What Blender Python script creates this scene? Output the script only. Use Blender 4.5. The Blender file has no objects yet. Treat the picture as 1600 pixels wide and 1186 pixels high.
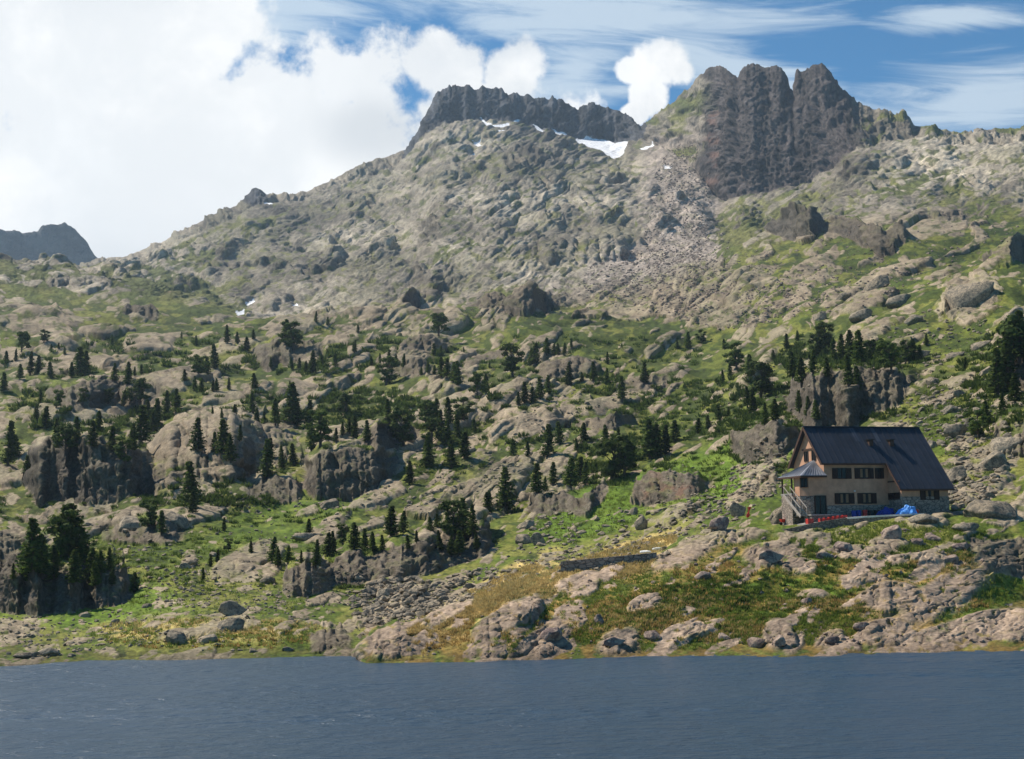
import bpy, math, random
import numpy as np
from mathutils import Vector, Matrix

# ------------------------------------------------------------ camera, sky, sun
F = 2198.0; CH = 10.0
scene = bpy.context.scene
C = bpy.data.collections.new("mountain_lake"); scene.collection.children.link(C)
PITCH = math.atan((850 - 593) / F); ROLL = math.radians(-1.0)
cam_d = bpy.data.cameras.new("camera"); cam = bpy.data.objects.new("camera", cam_d); C.objects.link(cam)
cam_d.sensor_width = 36; cam_d.lens = 36 * F / 1600; cam_d.clip_start = 0.5; cam_d.clip_end = 30000
RM = Matrix.Rotation(math.pi / 2 + PITCH, 3, 'X') @ Matrix.Rotation(ROLL, 3, 'Z')
cam.matrix_world = Matrix.Translation((0, 0, CH)) @ RM.to_4x4()
scene.camera = cam
scene.view_settings.view_transform = 'Standard'; scene.view_settings.look = 'None'
scene.view_settings.exposure = 0.42; scene.view_settings.gamma = 1
scene.view_settings.use_curve_mapping = False
scene.cycles.max_bounces = 5; scene.cycles.diffuse_bounces = 2; scene.cycles.glossy_bounces = 2
scene.cycles.volume_bounces = 0; scene.cycles.transparent_max_bounces = 4

R = np.array(RM)
def pix2dir(px, py):
    c = np.array([(px - 800) / F, -(py - 593) / F, -1.0]); d = R @ c
    return d / np.linalg.norm(d)
def azel(px, py):
    d = pix2dir(px, py); return math.atan2(d[0], d[1]), math.asin(d[2])
def t_for(az, row):                    # tan of elevation so that the ray in azimuth az shows at photo row
    A = R.T @ np.array([np.sin(az), np.cos(az), np.zeros_like(az)]).reshape(3, -1)
    B = R.T @ np.array([0, 0, 1.0])
    k = (593 - row) / F
    return (-(A[1] + k * A[2]) / (B[1] + k * B[2])).reshape(np.shape(az))
def px_of(az, t):
    v = R.T @ np.array([np.sin(az), np.cos(az), t + 0 * az]).reshape(3, -1)
    return (800 + F * v[0] / -v[2]).reshape(np.shape(az)), (593 - F * v[1] / -v[2]).reshape(np.shape(az))

SUN_EL, SUN_AZ = math.radians(50), math.radians(-62)     # azimuth from +Y, negative = to the left
sd = Vector((math.sin(SUN_AZ) * math.cos(SUN_EL), math.cos(SUN_AZ) * math.cos(SUN_EL), math.sin(SUN_EL)))
sl = bpy.data.lights.new("sun", 'SUN'); sl.energy = 5.0; sl.angle = math.radians(0.55); sl.color = (1, .92, .79)
so = bpy.data.objects.new("sun", sl); C.objects.link(so)
so.rotation_euler = sd.to_track_quat('Z', 'Y').to_euler()

class NT:                              # small node-tree writer
    def __init__(s, tree): s.t = tree; s.n = tree.nodes; s.l = tree.links
    def node(s, typ, **kw):
        n = s.n.new(typ)
        for k, v in kw.items(): setattr(n, k, v)
        return n
    def put(s, sock, v):
        if isinstance(v, bpy.types.NodeSocket): s.l.new(v, sock)
        elif v is not None: sock.default_value = v
    def math(s, op, a, b=None, c=None, clamp=False):
        n = s.node('ShaderNodeMath', operation=op); n.use_clamp = clamp
        s.put(n.inputs[0], a); s.put(n.inputs[1], b); s.put(n.inputs[2], c); return n.outputs[0]
    def vmath(s, op, a, b=None):
        n = s.node('ShaderNodeVectorMath', operation=op); s.put(n.inputs[0], a); s.put(n.inputs[1], b)
        return n.outputs['Value'] if op in ('LENGTH', 'DOT_PRODUCT') else n.outputs[0]
    def rng(s, v, a, b, c=0., d=1., smooth=True):
        n = s.node('ShaderNodeMapRange'); n.interpolation_type = 'SMOOTHSTEP' if smooth else 'LINEAR'
        for i, x in enumerate((v, a, b, c, d)): s.put(n.inputs[i], x)
        return n.outputs[0]
    def noise(s, vec, scale, detail=4, rough=.5, dist=0., out='Fac'):
        n = s.node('ShaderNodeTexNoise'); s.put(n.inputs['Vector'], vec)
        n.inputs['Scale'].default_value = scale; n.inputs['Detail'].default_value = detail
        n.inputs['Roughness'].default_value = rough; n.inputs['Distortion'].default_value = dist
        return n.outputs[out]
    def mix(s, f, a, b, mode='MIX'):
        n = s.node('ShaderNodeMix', data_type='RGBA', blend_type=mode)
        s.put(n.inputs[0], f); s.put(n.inputs[6], a); s.put(n.inputs[7], b); return n.outputs[2]
    def xyz(s, x, y, z):
        n = s.node('ShaderNodeCombineXYZ'); s.put(n.inputs[0], x); s.put(n.inputs[1], y); s.put(n.inputs[2], z); return n.outputs[0]
    def bump(s, h, dist, strength=1., nrm=None):
        n = s.node('ShaderNodeBump'); n.inputs['Strength'].default_value = strength
        n.inputs['Distance'].default_value = dist; s.put(n.inputs['Height'], h); s.put(n.inputs['Normal'], nrm); return n.outputs[0]
def col4(c): return (c[0], c[1], c[2], 1.)

# world: Nishita sky with procedural clouds placed by azimuth and elevation
world = bpy.data.worlds.new("World"); scene.world = world; world.use_nodes = True
T = NT(world.node_tree); T.n.clear()
sky = T.node('ShaderNodeTexSky', sky_type='NISHITA'); sky.sun_disc = False
sky.sun_elevation = SUN_EL; sky.sun_rotation = SUN_AZ; sky.altitude = 2200; sky.ozone_density = 2.2; sky.air_density = 1.0; sky.dust_density = 0.3
tc = T.node('ShaderNodeTexCoord'); gen = T.vmath('NORMALIZE', tc.outputs['Generated'])
sp = T.node('ShaderNodeSeparateXYZ'); T.put(sp.inputs[0], gen)
azs = T.math('ARCTAN2', sp.outputs[0], sp.outputs[1]); els = T.math('ARCSINE', sp.outputs[2])
ae = T.xyz(azs, els, 0.)
n1 = T.noise(gen, 9., 7, .58, .15); n2 = T.noise(gen, 26., 6, .6)
def blob(px, py, rx, ry, rot=0.):
    a, e = azel(px, py)
    m = T.node('ShaderNodeMapping', vector_type='TEXTURE'); T.put(m.inputs[0], ae)
    m.inputs['Location'].default_value = (a, e, 0); m.inputs['Rotation'].default_value = (0, 0, math.radians(rot))
    m.inputs['Scale'].default_value = (rx / F, ry / F, 1)
    return T.math('SUBTRACT', 1., T.vmath('LENGTH', m.outputs[0]))
blobs = [(200, 300, 560, 330), (150, 120, 330, 300), (60, 330, 420, 190), (430, 180, 200, 110), (560, 140, 130, 95), (690, 105, 95, 70), (800, 115, 62, 58, 20),
         (740, 190, 170, 80), (560, 290, 330, 130), (350, 260, 240, 160), (1030, 96, 56, 34), (1068, 112, 26, 22), (985, 108, 26, 22), (1012, 150, 30, 36), (996, 176, 24, 18), (340, 60, 60, 90)]
fld = None
for b in blobs:
    v = blob(*b); fld = v if fld is None else T.math('MAXIMUM', fld, v)
ns = T.math('ADD', T.math('MULTIPLY', T.math('SUBTRACT', n1, .5), 1.7), T.math('MULTIPLY', T.math('SUBTRACT', n2, .5), 1.6))
cum = T.rng(T.math('ADD', fld, ns), -.02, .34)
# high thin streaks
mp = T.node('ShaderNodeMapping', vector_type='TEXTURE'); T.put(mp.inputs[0], ae)
mp.inputs['Rotation'].default_value = (0, 0, math.radians(-7)); mp.inputs['Scale'].default_value = (4.6, .62, 1)
cn = T.noise(mp.outputs[0], 30., 8, .64, .8)
cen = None
for b in [(900, 20, 520, 62, -5), (430, 30, 250, 60, 5), (1480, 30, 150, 30, -3), (1500, 175, 340, 90, 4), (1130, 95, 260, 60, -20), (900, 110, 130, 60, 0)]:
    v = blob(*b); cen = v if cen is None else T.math('MAXIMUM', cen, v)
cir = T.rng(T.math('ADD', T.math('MULTIPLY', cen, .42), cn), .49, .84)
cir = T.math('MULTIPLY', cir, .74)
low = T.rng(els, .02, .40, .35, 0.)
skym = T.node('ShaderNodeVectorMath', operation='SCALE'); T.put(skym.inputs[0], sky.outputs[0]); skym.inputs['Scale'].default_value = 0.078
grad = T.mix(1., skym.outputs[0], (.36, .93, 1.14, 1), 'MULTIPLY')
ccol = T.mix(T.rng(n1, .42, .66), (.52, .56, .60, 1), (.86, .85, .83, 1))
ccol = T.mix(T.math('MULTIPLY', T.rng(T.noise(gen, 5.5, 7, .62, .6), .46, .66), .5), ccol, (.75, .78, .81, 1))
ccol = T.mix(T.math('MULTIPLY', .55, T.rng(blob(330, 200, 560, 260), -.3, .5)), ccol, (.87, .86, .84, 1))
ccol = T.mix(T.math('MULTIPLY', T.rng(T.math('ADD', blob(585, 200, 130, 70), T.math('MULTIPLY', T.math('SUBTRACT', n1, .5), 1.2)), -.1, .7), .5), ccol, (.46, .49, .52, 1))
s1 = T.mix(cir, grad, (.55, .63, .69, 1)); s2 = T.mix(cum, s1, ccol)
bg = T.node('ShaderNodeBackground'); T.put(bg.inputs[0], s2); bg.inputs[1].default_value = 1.0
ow = T.node('ShaderNodeOutputWorld'); T.l.new(bg.outputs[0], ow.inputs[0])

# ------------------------------------------------------------ bookkeeping
def tag(o, label=None, cat=None, group=None, kind=None):
    if label: o['label'] = label
    if cat: o['category'] = cat
    if group: o['group'] = group
    if kind: o['kind'] = kind
    return o
def mesh_np(name, V, Fc, mat=None, smooth=False, mats=None, fm=None):
    me = bpy.data.meshes.new(name); V = np.asarray(V, np.float32); Fc = np.asarray(Fc, np.int32)
    k = Fc.shape[1]; me.vertices.add(len(V)); me.vertices.foreach_set('co', V.ravel())
    me.loops.add(Fc.size); me.loops.foreach_set('vertex_index', Fc.ravel())
    me.polygons.add(len(Fc)); me.polygons.foreach_set('loop_start', np.arange(0, Fc.size, k, dtype=np.int32))
    me.polygons.foreach_set('loop_total', np.full(len(Fc), k, np.int32))
    me.polygons.foreach_set('use_smooth', np.full(len(Fc), smooth, bool))
    if mat: me.materials.append(mat)
    me.update(calc_edges=True); return me
def link(name, me, parent=None):
    o = bpy.data.objects.new(name, me); C.objects.link(o)
    if parent: o.parent = parent
    return o
def empty(name, loc, rz=0.):
    o = bpy.data.objects.new(name, None); C.objects.link(o); o.location = loc; o.rotation_euler = (0, 0, rz); return o
def attr(me, name, a, typ='FLOAT'):
    at = me.attributes.new(name, typ, 'POINT')
    at.data.foreach_set('color' if 'COLOR' in typ else 'value', np.asarray(a, np.float32).ravel())

# ------------------------------------------------------------ numpy noise
def h32(ix, iy, seed):
    with np.errstate(over='ignore'):
        n = ix.astype(np.uint32) * np.uint32(374761393) + iy.astype(np.uint32) * np.uint32(668265263) + np.uint32((seed * 974634777) & 0xffffffff)
        n = (n ^ (n >> np.uint32(13))) * np.uint32(1274126177); n = (n ^ (n >> np.uint32(16))) * np.uint32(2246822519); n ^= n >> np.uint32(15)
    return n
def r01(n, k=0): return ((n >> np.uint32(k)) & np.uint32(0xffff)).astype(np.float32) / 65535.
def vnoise(x, y, seed=0):
    ix = np.floor(x); iy = np.floor(y); fx = (x - ix).astype(np.float32); fy = (y - iy).astype(np.float32)
    ix = ix.astype(np.int32); iy = iy.astype(np.int32)
    u = fx * fx * (3 - 2 * fx); v = fy * fy * (3 - 2 * fy)
    a = r01(h32(ix, iy, seed)); b = r01(h32(ix + 1, iy, seed)); c = r01(h32(ix, iy + 1, seed)); d = r01(h32(ix + 1, iy + 1, seed))
    return (a + (b - a) * u) * (1 - v) + (c + (d - c) * u) * v - .5
def fbm(x, y, oct=4, seed=0, g=.5):
    s = 0; a = 1.
    for i in range(oct):
        s = s + a * vnoise(x, y, seed + i * 17); x = x * 2.03 + 7.1; y = y * 2.03 - 3.3; a *= g
    return s
def cells(x, y, seed):                 # distance to the two nearest cell points, offset and random values of the nearest
    ix = np.floor(x).astype(np.int32); iy = np.floor(y).astype(np.int32)
    f1 = np.full(x.shape, 9., np.float32); f2 = f1.copy(); ox = np.zeros_like(f1); oy = ox.copy(); hh = np.zeros(x.shape, np.uint32)
    for i in (-1, 0, 1):
        for j in (-1, 0, 1):
            n = h32(ix + i, iy + j, seed)
            dx = (x - (ix + i + .1 + .8 * r01(n))).astype(np.float32); dy = (y - (iy + j + .1 + .8 * r01(n, 16))).astype(np.float32)
            d = np.sqrt(dx * dx + dy * dy); m = d < f1
            f2 = np.where(m, f1, np.minimum(f2, d)); f1 = np.where(m, d, f1)
            ox = np.where(m, dx, ox); oy = np.where(m, dy, oy); hh = np.where(m, n, hh)
    hh = h32(hh.view(np.int32), hh.view(np.int32) >> 3, seed + 5)
    return f1, f2, ox, oy, r01(hh), r01(hh, 8), r01(hh, 16)
def ss(a, b, x):
    t = np.clip((x - a) / (b - a), 0, 1); return t * t * (3 - 2 * t)
def pchip(xs, ys, x):
    xs = np.array(xs, float); ys = np.array(ys, float); h = np.diff(xs); d = np.diff(ys) / h; m = np.zeros(len(xs))
    for i in range(1, len(xs) - 1):
        if d[i - 1] * d[i] > 0: w1 = 2 * h[i] + h[i - 1]; w2 = h[i] + 2 * h[i - 1]; m[i] = (w1 + w2) / (w1 / d[i - 1] + w2 / d[i])
    m[0] = d[0]; m[-1] = d[-1]
    i = np.clip(np.searchsorted(xs, x) - 1, 0, len(xs) - 2); t = np.clip((x - xs[i]) / h[i], 0, 1)
    return ys[i] * (2 * t**3 - 3 * t**2 + 1) + h[i] * m[i] * (t**3 - 2 * t**2 + t) + ys[i + 1] * (-2 * t**3 + 3 * t**2) + h[i] * m[i + 1] * (t**3 - t**2)

# ------------------------------------------------------------ terrain
COLS = {
 -300: [(104,1090),(118,1065),(133,1033),(142,1020),(155,1000),(172,970),(190,945),(225,890),(265,835),(320,765),(400,660),(500,592),(640,540),(800,500),(950,470),(1250,385),(1400,392)],
 0: [(104,1090),(118,1065),(132,1031),(142,1020),(155,1000),(172,970),(190,945),(225,890),(265,835),(320,765),(400,660),(500,592),(640,540),(800,500),(950,470),(1250,394),(1400,402)],
 150: [(104,1090),(118,1065),(133,1029),(141,1010),(150,998),(160,988),(185,945),(225,880),(265,825),(320,760),(400,665),(500,595),(640,542),(800,505),(950,478),(1250,425),(1400,432)],
 300: [(104,1090),(118,1062),(133,1025),(141,990),(150,968),(160,962),(185,925),(225,865),(265,815),(320,755),(400,675),(500,600),(640,545),(800,510),(1050,470),(1150,462),(1300,470)],
 430: [(104,1090),(118,1060),(133.5,1022),(141,985),(150,966),(160,962),(185,930),(225,865),(265,815),(320,750),(400,670),(500,600),(640,540),(780,500),(1000,508),(1150,497)],
 550: [(104,1090),(118,1060),(134,1020),(141,1000),(152,985),(165,972),(190,935),(225,880),(265,825),(320,750),(400,670),(500,595),(640,535),(790,493),(950,500),(1100,475)],
 574: [(104,1085),(112,1070),(124,1034),(128,1005),(134,992),(141,1000),(152,985),(165,972),(190,935),(225,880),(265,825),(320,750),(400,670),(500,592),(640,533),(790,490),(950,498),(1100,472)],
 640: [(104,1085),(110,1075),(125,1029),(131,985),(138,970),(148,980),(165,968),(190,928),(225,880),(265,825),(320,750),(400,668),(500,592),(640,532),(795,489),(950,498),(1100,468)],
 700: [(104,1085),(108,1075),(125,1027),(132,985),(142,950),(150,955),(160,958),(175,945),(200,910),(230,870),(265,822),(320,750),(400,665),(500,590),(640,530),(800,488),(950,498),(1100,460)],
 800: [(104,1085),(108,1075),(126,1026),(133,975),(143,925),(150,910),(158,914),(172,906),(200,880),(230,850),(265,810),(320,745),(400,655),(500,585),(640,525),(800,489),(950,500),(1100,450)],
 900: [(104,1085),(108,1072),(126,1024),(133,970),(142,925),(150,900),(156,890),(165,893),(185,885),(210,860),(240,825),(275,785),(330,725),(400,650),(500,582),(640,525),(800,493),(950,492),(1100,445)],
 1000: [(104,1085),(108,1070),(127,1021),(134,965),(143,915),(152,885),(158,872),(168,872),(185,868),(210,845),(240,810),(275,775),(330,715),(400,645),(500,580),(640,525),(800,497),(950,470),(1100,430)],
 1100: [(104,1085),(106,1070),(127,1019),(134,970),(143,910),(152,865),(160,838),(166,828),(180,832),(200,820),(225,795),(260,760),(320,700),(400,635),(500,575),(640,520),(800,480),(950,440),(1100,405)],
 1200: [(104,1085),(106,1068),(127,1016),(134,970),(143,915),(152,865),(160,835),(166,822),(172,818),(190,805),(210,780),(240,745),(290,690),(360,630),(450,570),(580,510),(760,450),(950,405),(1150,365)],
 1300: [(104,1085),(106,1068),(127,1014),(134,965),(143,905),(152,862),(160,836),(164,828),(168,815),(174,808),(190,800),(205,775),(230,730),(270,680),(330,620),(420,555),(540,495),(720,430),(900,390),(1150,335)],
 1400: [(104,1085),(106,1068),(127.5,1012),(134,965),(143,905),(152,855),(160,825),(166,808),(174,803),(190,798),(205,765),(230,715),(270,660),(330,595),(420,520),(540,465),(720,410),(900,370),(1150,315)],
 1500: [(104,1085),(106,1068),(128,1009),(136,965),(145,905),(154,850),(162,820),(168,808),(180,795),(200,755),(230,695),(270,635),(330,565),(420,490),(520,440),(560,438),(720,400),(900,360),(1150,305)],
 1600: [(104,1085),(106,1068),(128.5,1007),(138,982),(148,935),(156,865),(163,825),(170,805),(185,770),(210,710),(240,650),(280,585),(340,510),(430,440),(520,425),(600,425),(720,395),(900,350),(1150,300)],
 1900: [(104,1085),(106,1068),(129,1000),(138,975),(148,930),(156,865),(163,825),(170,805),(185,770),(210,710),(240,650),(280,585),(340,510),(430,440),(520,425),(600,425),(720,395),(900,350),(1150,300)],
}
SKY = [(-300,400),(0,415),(130,415),(158,404),(180,402),(200,400),(260,375),(340,333),(380,318),(388,303),(392,296),(400,293),(408,296),(416,303),(430,303),(450,305),(480,298),(520,280),(560,258),(600,247),(640,230),(650,210),(665,185),(673,165),(680,152),(690,142),(700,137),(715,133),(730,135),(738,140),(742,141),(755,136),(778,138),(787,141),(791,149),(797,148),(808,146),(828,150),(836,155),(850,152),(858,156),(866,152),(880,158),(892,168),(903,171),(915,165),(930,163),(946,166),(960,172),(985,182),(993,190),(997,197),(1003,197),(1018,187),(1030,178),(1060,155),(1085,133),(1100,118),(1112,107),(1125,103),(1135,105),(1142,114),(1150,118),(1157,123),(1161,113),(1166,106),(1176,101),(1190,100),(1197,103),(1205,106),(1215,103),(1226,106),(1235,122),(1239,142),(1244,144),(1247,120),(1250,110),(1260,111),(1268,109),(1275,104),(1282,100),(1291,101),(1302,112),(1316,132),(1325,143),(1345,160),(1370,170),(1390,172),(1403,180),(1408,176),(1418,175),(1424,182),(1432,195),(1445,197),(1470,203),(1500,207),(1520,208),(1545,203),(1560,200),(1600,200),(1900,185)]
CBASE = [(-300,420),(150,425),(160,420),(200,412),(260,392),(340,350),(378,332),(400,322),(430,316),(480,310),(560,275),(620,258),(645,238),(665,215),(690,190),(720,185),(760,187),(800,186),(850,196),(880,208),(900,216),(940,218),(980,221),(1003,215),(1050,232),(1085,258),(1105,288),(1120,312),(1150,305),(1200,300),(1260,282),(1300,262),(1340,232),(1400,215),(1440,212),(1500,222),(1600,216),(1900,205)]
DR = [(-300,2000),(150,2000),(400,2150),(640,2280),(985,2330),(1003,2250),(1060,2050),(1130,1800),(1340,1720),(1600,1500),(1900,1450)]
DCBF = [(-300,.94),(380,.94),(640,.955),(680,.972),(980,.972),(1003,.96),(1060,.95),(1105,.92),(1330,.90),(1400,.94),(1600,.94),(1900,.94)]
D1 = [(-300,1400),(150,1400),(300,1300),(430,1150),(800,1100),(1900,1150)]
def P(lst, x): a = np.array(lst, float); return np.interp(x, a[:, 0], a[:, 1])

NA, NF = 1330, 3400
AZ = np.linspace(math.radians(-25.5), math.radians(25.5), NA)
LND = np.linspace(math.log(105), math.log(3300), NF); DD = np.exp(LND)
xk = sorted(COLS); ZK = np.zeros((len(xk), NF))
for i, x in enumerate(xk):
    c = COLS[x]; az0 = azel(x, 750)[0]
    d = np.array([p[0] for p in c], float) / math.cos(az0); t = np.array([t_for(np.array(az0), p[1]) for p in c])
    ZK[i] = pchip(np.log(d), CH + t * d, np.minimum(LND, math.log(d[-1])))
tt = t_for(AZ, 750.); PXM, _ = px_of(AZ, tt)
XKa = np.array(xk, float)
wob = fbm(AZ * 40, AZ * 0, 3, 5) * 10
Zm = np.empty((NA, NF), np.float32)
jx = np.clip(np.searchsorted(XKa, PXM) - 1, 0, len(xk) - 2); fx = np.clip((PXM - XKa[jx]) / (XKa[jx + 1] - XKa[jx]), 0, 1); fx = fx * fx * (3 - 2 * fx) * .5 + fx * .5
Zm[:] = ZK[jx] * (1 - fx)[:, None] + ZK[jx + 1] * fx[:, None]
# mountain behind
pxs, _ = px_of(AZ, t_for(AZ, 250.)); 
def sm(a, n): return np.convolve(np.pad(a, n, 'edge'), np.ones(2 * n + 1) / (2 * n + 1), 'valid')
dr = sm(P(DR, pxs), 24); dcb = dr * sm(P(DCBF, pxs), 12); d1 = sm(P(D1, pxs), 20)
jag = -np.abs(fbm(pxs / 9, pxs * 0, 4, 77, .6)) * 13 * ss(620, 680, pxs) * (1 - .6 * ss(1400, 1450, pxs)) + fbm(pxs / 6, pxs * 0, 2, 78) * 2
zs = CH + t_for(AZ, P(SKY, pxs) + jag * .6) * dr
zc = CH + t_for(AZ, sm(P(CBASE, pxs), 7) + fbm(pxs / 60, pxs * 0, 2, 8) * 7) * dcb
i1 = np.searchsorted(LND, np.log(d1)); z1 = Zm[np.arange(NA), i1]
Dg = DD[None, :]
t = np.clip((Dg - d1[:, None]) / (dcb - d1)[:, None], 0, 1)
zmt = z1[:, None] + (zc - z1)[:, None] * (t * .85 + .15 * t * t)
t2 = np.clip((Dg - dcb[:, None]) / (dr - dcb)[:, None], 0, 1)
zmt = zmt + (zs - zc)[:, None] * np.where(t2 > 0, t2 ** .8, 0)
t3 = np.clip((Dg - dr[:, None]) / (dr * .45)[:, None], 0, 1); zmt = zmt - (zs * .8)[:, None] * t3 ** .9
Zm = np.where(Dg > d1[:, None], zmt, Zm).astype(np.float32)
# broad gullies and spurs of the big slope
amp = ss(1050, 1500, Dg) * (1 - ss(.88, 1.0, Dg / dcb[:, None]))
gul = fbm(pxs[:, None] / 95 + LND[None] * 2.2, LND[None] * 7 + 0 * pxs[:, None], 4, 31)
Zm += (gul * 24 * amp).astype(np.float32)
midamp = ss(190, 330, Dg) * (1 - ss(800, 1000, Dg))
Zm += (fbm(pxs[:, None] / 130 + LND[None] * 3, LND[None] * 11 + 0 * pxs[:, None], 3, 41) * midamp * Dg * .018).astype(np.float32)

OUT = []   # x-list of (x, base row, top row); front, back in ln d
def O(pts, front=.022, back=.12, jit=1., dark=.5): OUT.append((pts, front, back, jit, dark))
O([(-80,960,850),(-10,962,850),(50,962,848),(60,962,862),(120,955,872),(190,950,878),(205,945,930),(212,930,930)], .03, .10)
O([(-90,890,828),(0,890,826),(45,880,830),(60,870,866)], .03, .06, .6, .1)
O([(40,760,760),(48,775,690),(70,790,668),(120,790,655),(175,785,670),(215,775,690),(255,765,735),(262,760,760)], .03, .10)
O([(215,760,752),(230,762,700),(262,765,655),(300,760,635),(360,752,630),(420,740,652),(470,722,668),(485,715,715)], .16, .08, .7, .1)
O([(380,790,790),(395,788,745),(430,786,735),(465,782,745),(480,775,775)], .03, .08)
O([(465,765,765),(478,775,712),(505,780,690),(560,778,684),(600,765,690),(618,735,712),(630,722,722)], .03, .10)
O([(495,910,910),(505,915,868),(560,915,852),(640,905,842),(700,890,830),(760,868,815),(775,850,850)], .035, .10)
O([(438,925,925),(450,930,885),(480,932,872),(515,925,880),(530,915,915)], .05, .07, .8, .3)
O([(985,775,775),(995,782,748),(1015,788,728),(1045,788,722),(1080,780,728),(1105,765,742),(1135,745,745)], .03, .10, .8)
O([(820,795,795),(835,808,775),(870,808,770),(920,802,765),(945,780,756),(955,765,765)], .03, .08, .8)
O([(1225,640,640),(1238,662,580),(1260,668,560),(1300,668,552),(1345,662,555),(1385,645,562),(1410,620,572),(1440,590,590)], .03, .12)
O([(1130,670,670),(1160,720,655),(1205,720,650),(1240,705,655),(1262,680,680)], .035, .10, .8)
O([(385,560,560),(398,572,525),(430,575,512),(470,572,510),(500,560,522),(515,545,545)], .03, .08, .8, .2)
O([(612,545,545),(630,552,522),(655,555,513),(690,550,520),(715,540,530),(725,535,535)], .03, .08, .8, .2)
O([(832,580,580),(845,590,565),(870,594,554),(910,592,554),(938,582,568),(950,575,575)], .05, .08, .5, .1)
O([(780,665,665),(800,680,650),(840,682,638),(875,670,640),(895,655,655)], .07, .08, .7, 0)
O([(890,660,660),(905,670,645),(960,672,638),(1000,660,645),(1010,650,650)], .03, .07)
O([(1555,560,560),(1570,600,530),(1600,615,510),(1700,615,490),(1900,600,480)], .04, .10)
O([(1545,690,690),(1560,720,650),(1600,720,620),(1700,700,580),(1900,690,560)], .06, .10)
O([(335,905,905),(345,910,885),(370,905,865),(410,885,846),(430,870,860)], .10, .07, .4, 0)
O([(150,840,840),(160,845,822),(190,846,812),(225,850,808),(280,845,822),(300,840,838)], .04, .06, .8, .2)
O([(585,580,580),(600,590,560),(640,592,556),(670,585,566),(685,575,575)], .05, .08, .6, .1)
O([(690,780,780),(700,785,770),(740,785,745),(790,775,738),(800,765,765)], .10, .07, .6, 0)
O([(60,620,620),(75,640,600),(130,642,585),(200,640,590),(250,630,605),(262,620,620)], .05, .10, .8, .2)
O([(220,585,585),(235,597,575),(290,600,570),(330,595,582),(340,588,588)], .10, .06, .5, 0)
O([(555,690,690),(570,700,670),(600,702,655),(650,695,668),(665,690,690)], .05, .07)
O([(960,600,600),(975,612,590),(1010,615,580),(1060,608,592),(1070,600,600)], .05, .07, .7, .1)
O([(1400,590,590),(1425,598,572),(1480,585,552),(1530,560,540),(1545,550,550)], .08, .06, .6, 0)
# promontory and right shore
O([(572,1030,1030),(576,1034,998),(590,1034,985),(620,1032,980),(650,1030,992),(662,1029,1029)], .05, .05, .7, .1)
O([(715,1028,1028),(722,1030,1000),(745,1030,965),(790,1028,948),(840,1026,940),(872,1010,945),(890,985,985)], .055, .05, .8, .15)
O([(812,1030,1030),(820,1032,1010),(850,1030,985),(900,1020,968),(920,1010,1010)], .055, .04, .6, .1)
O([(925,1026,1026),(940,1028,1005),(965,1026,986),(1000,1024,992),(1012,1023,1023)], .04, .04, .5, .1)
O([(1180,1020,1020),(1188,1020,1000),(1215,1018,975),(1240,1016,968),(1250,1015,1015)], .055, .04, .5, .1)
O([(1262,1016,1016),(1270,1016,995),(1300,1014,982),(1318,1013,1013)], .055, .04, .5, .1)
O([(1335,1014,1014),(1345,1014,965),(1400,1012,962),(1415,1000,958),(1460,965,925),(1510,930,905),(1545,905,890),(1555,895,895)], .055, .06, .8, .15)
O([(1345,960,960),(1352,962,925),(1380,962,905),(1430,958,912),(1445,955,955)], .055, .05, .8, .1)
O([(1508,880,880),(1520,890,862),(1560,900,848),(1600,905,845),(1700,905,840),(1900,900,840)], .05, .06, .8, .2)
O([(1160,895,895),(1168,905,868),(1195,905,850),(1230,898,856),(1255,890,870),(1265,885,885)], .055, .05, .8, .2)
O([(1270,860,860),(1280,866,850),(1330,872,855),(1400,868,850),(1415,862,862)], .055, .04, .7, 0)
O([(1000,910,910),(1020,915,885),(1060,905,855),(1100,880,838),(1120,870,870)], .08, .05, .5, 0)
O([(1395,1011,1011),(1405,1011,1000),(1460,1009,985),(1540,1008,966),(1600,1006,960),(1700,1004,955),(1900,1000,950)], .06, .04, .4, 0)
O([(560,1018,1018),(500,1018,1018)], .055, .05) if False else None
O([(478,1017,1017),(488,1018,992),(520,1018,980),(545,1018,990),(553,1018,1018)], .055, .05, .7, .2)
# mountain crags
O([(385,475,475),(400,485,462),(440,490,452),(480,480,456),(500,470,470)], .06, .10, 1, .2)
O([(610,490,490),(640,486,450),(665,480,425),(700,455,405),(725,430,430)], .12, .12, 1, .2)
O([(735,480,480),(760,486,458),(800,488,448),(860,482,446),(890,470,456),(905,465,465)], .05, .10, 1, .3)
O([(820,400,400),(850,412,378),(920,415,366),(1000,405,362),(1040,395,395)], .08, .08, .7, 0)
O([(1195,360,360),(1208,372,330),(1240,378,308),(1275,370,312),(1290,360,360)], .04, .07)
O([(1330,380,380),(1342,390,350),(1365,392,338),(1410,380,330),(1430,370,370)], .035, .08)
O([(185,485,485),(195,492,462),(235,500,458),(255,495,495)], .03, .08)
O([(1530,400,400),(1550,415,385),(1580,412,362),(1640,400,350),(1900,380,335)], .06, .10)
O([(1270,350,350),(1290,365,345),(1340,368,330),(1360,360,360)], .04, .06)
O([(1440,340,340),(1455,352,320),(1500,350,312),(1540,340,330),(1550,335,335)], .03, .07)
O([(800,235,235),(815,250,225),(850,252,226),(880,245,240),(890,240,240)], .02, .04)
O([(60,430,430),(75,450,425),(115,456,420),(140,450,432),(150,445,445)], .02, .05)
DARK = np.zeros((NA, NF), np.float32)
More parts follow.
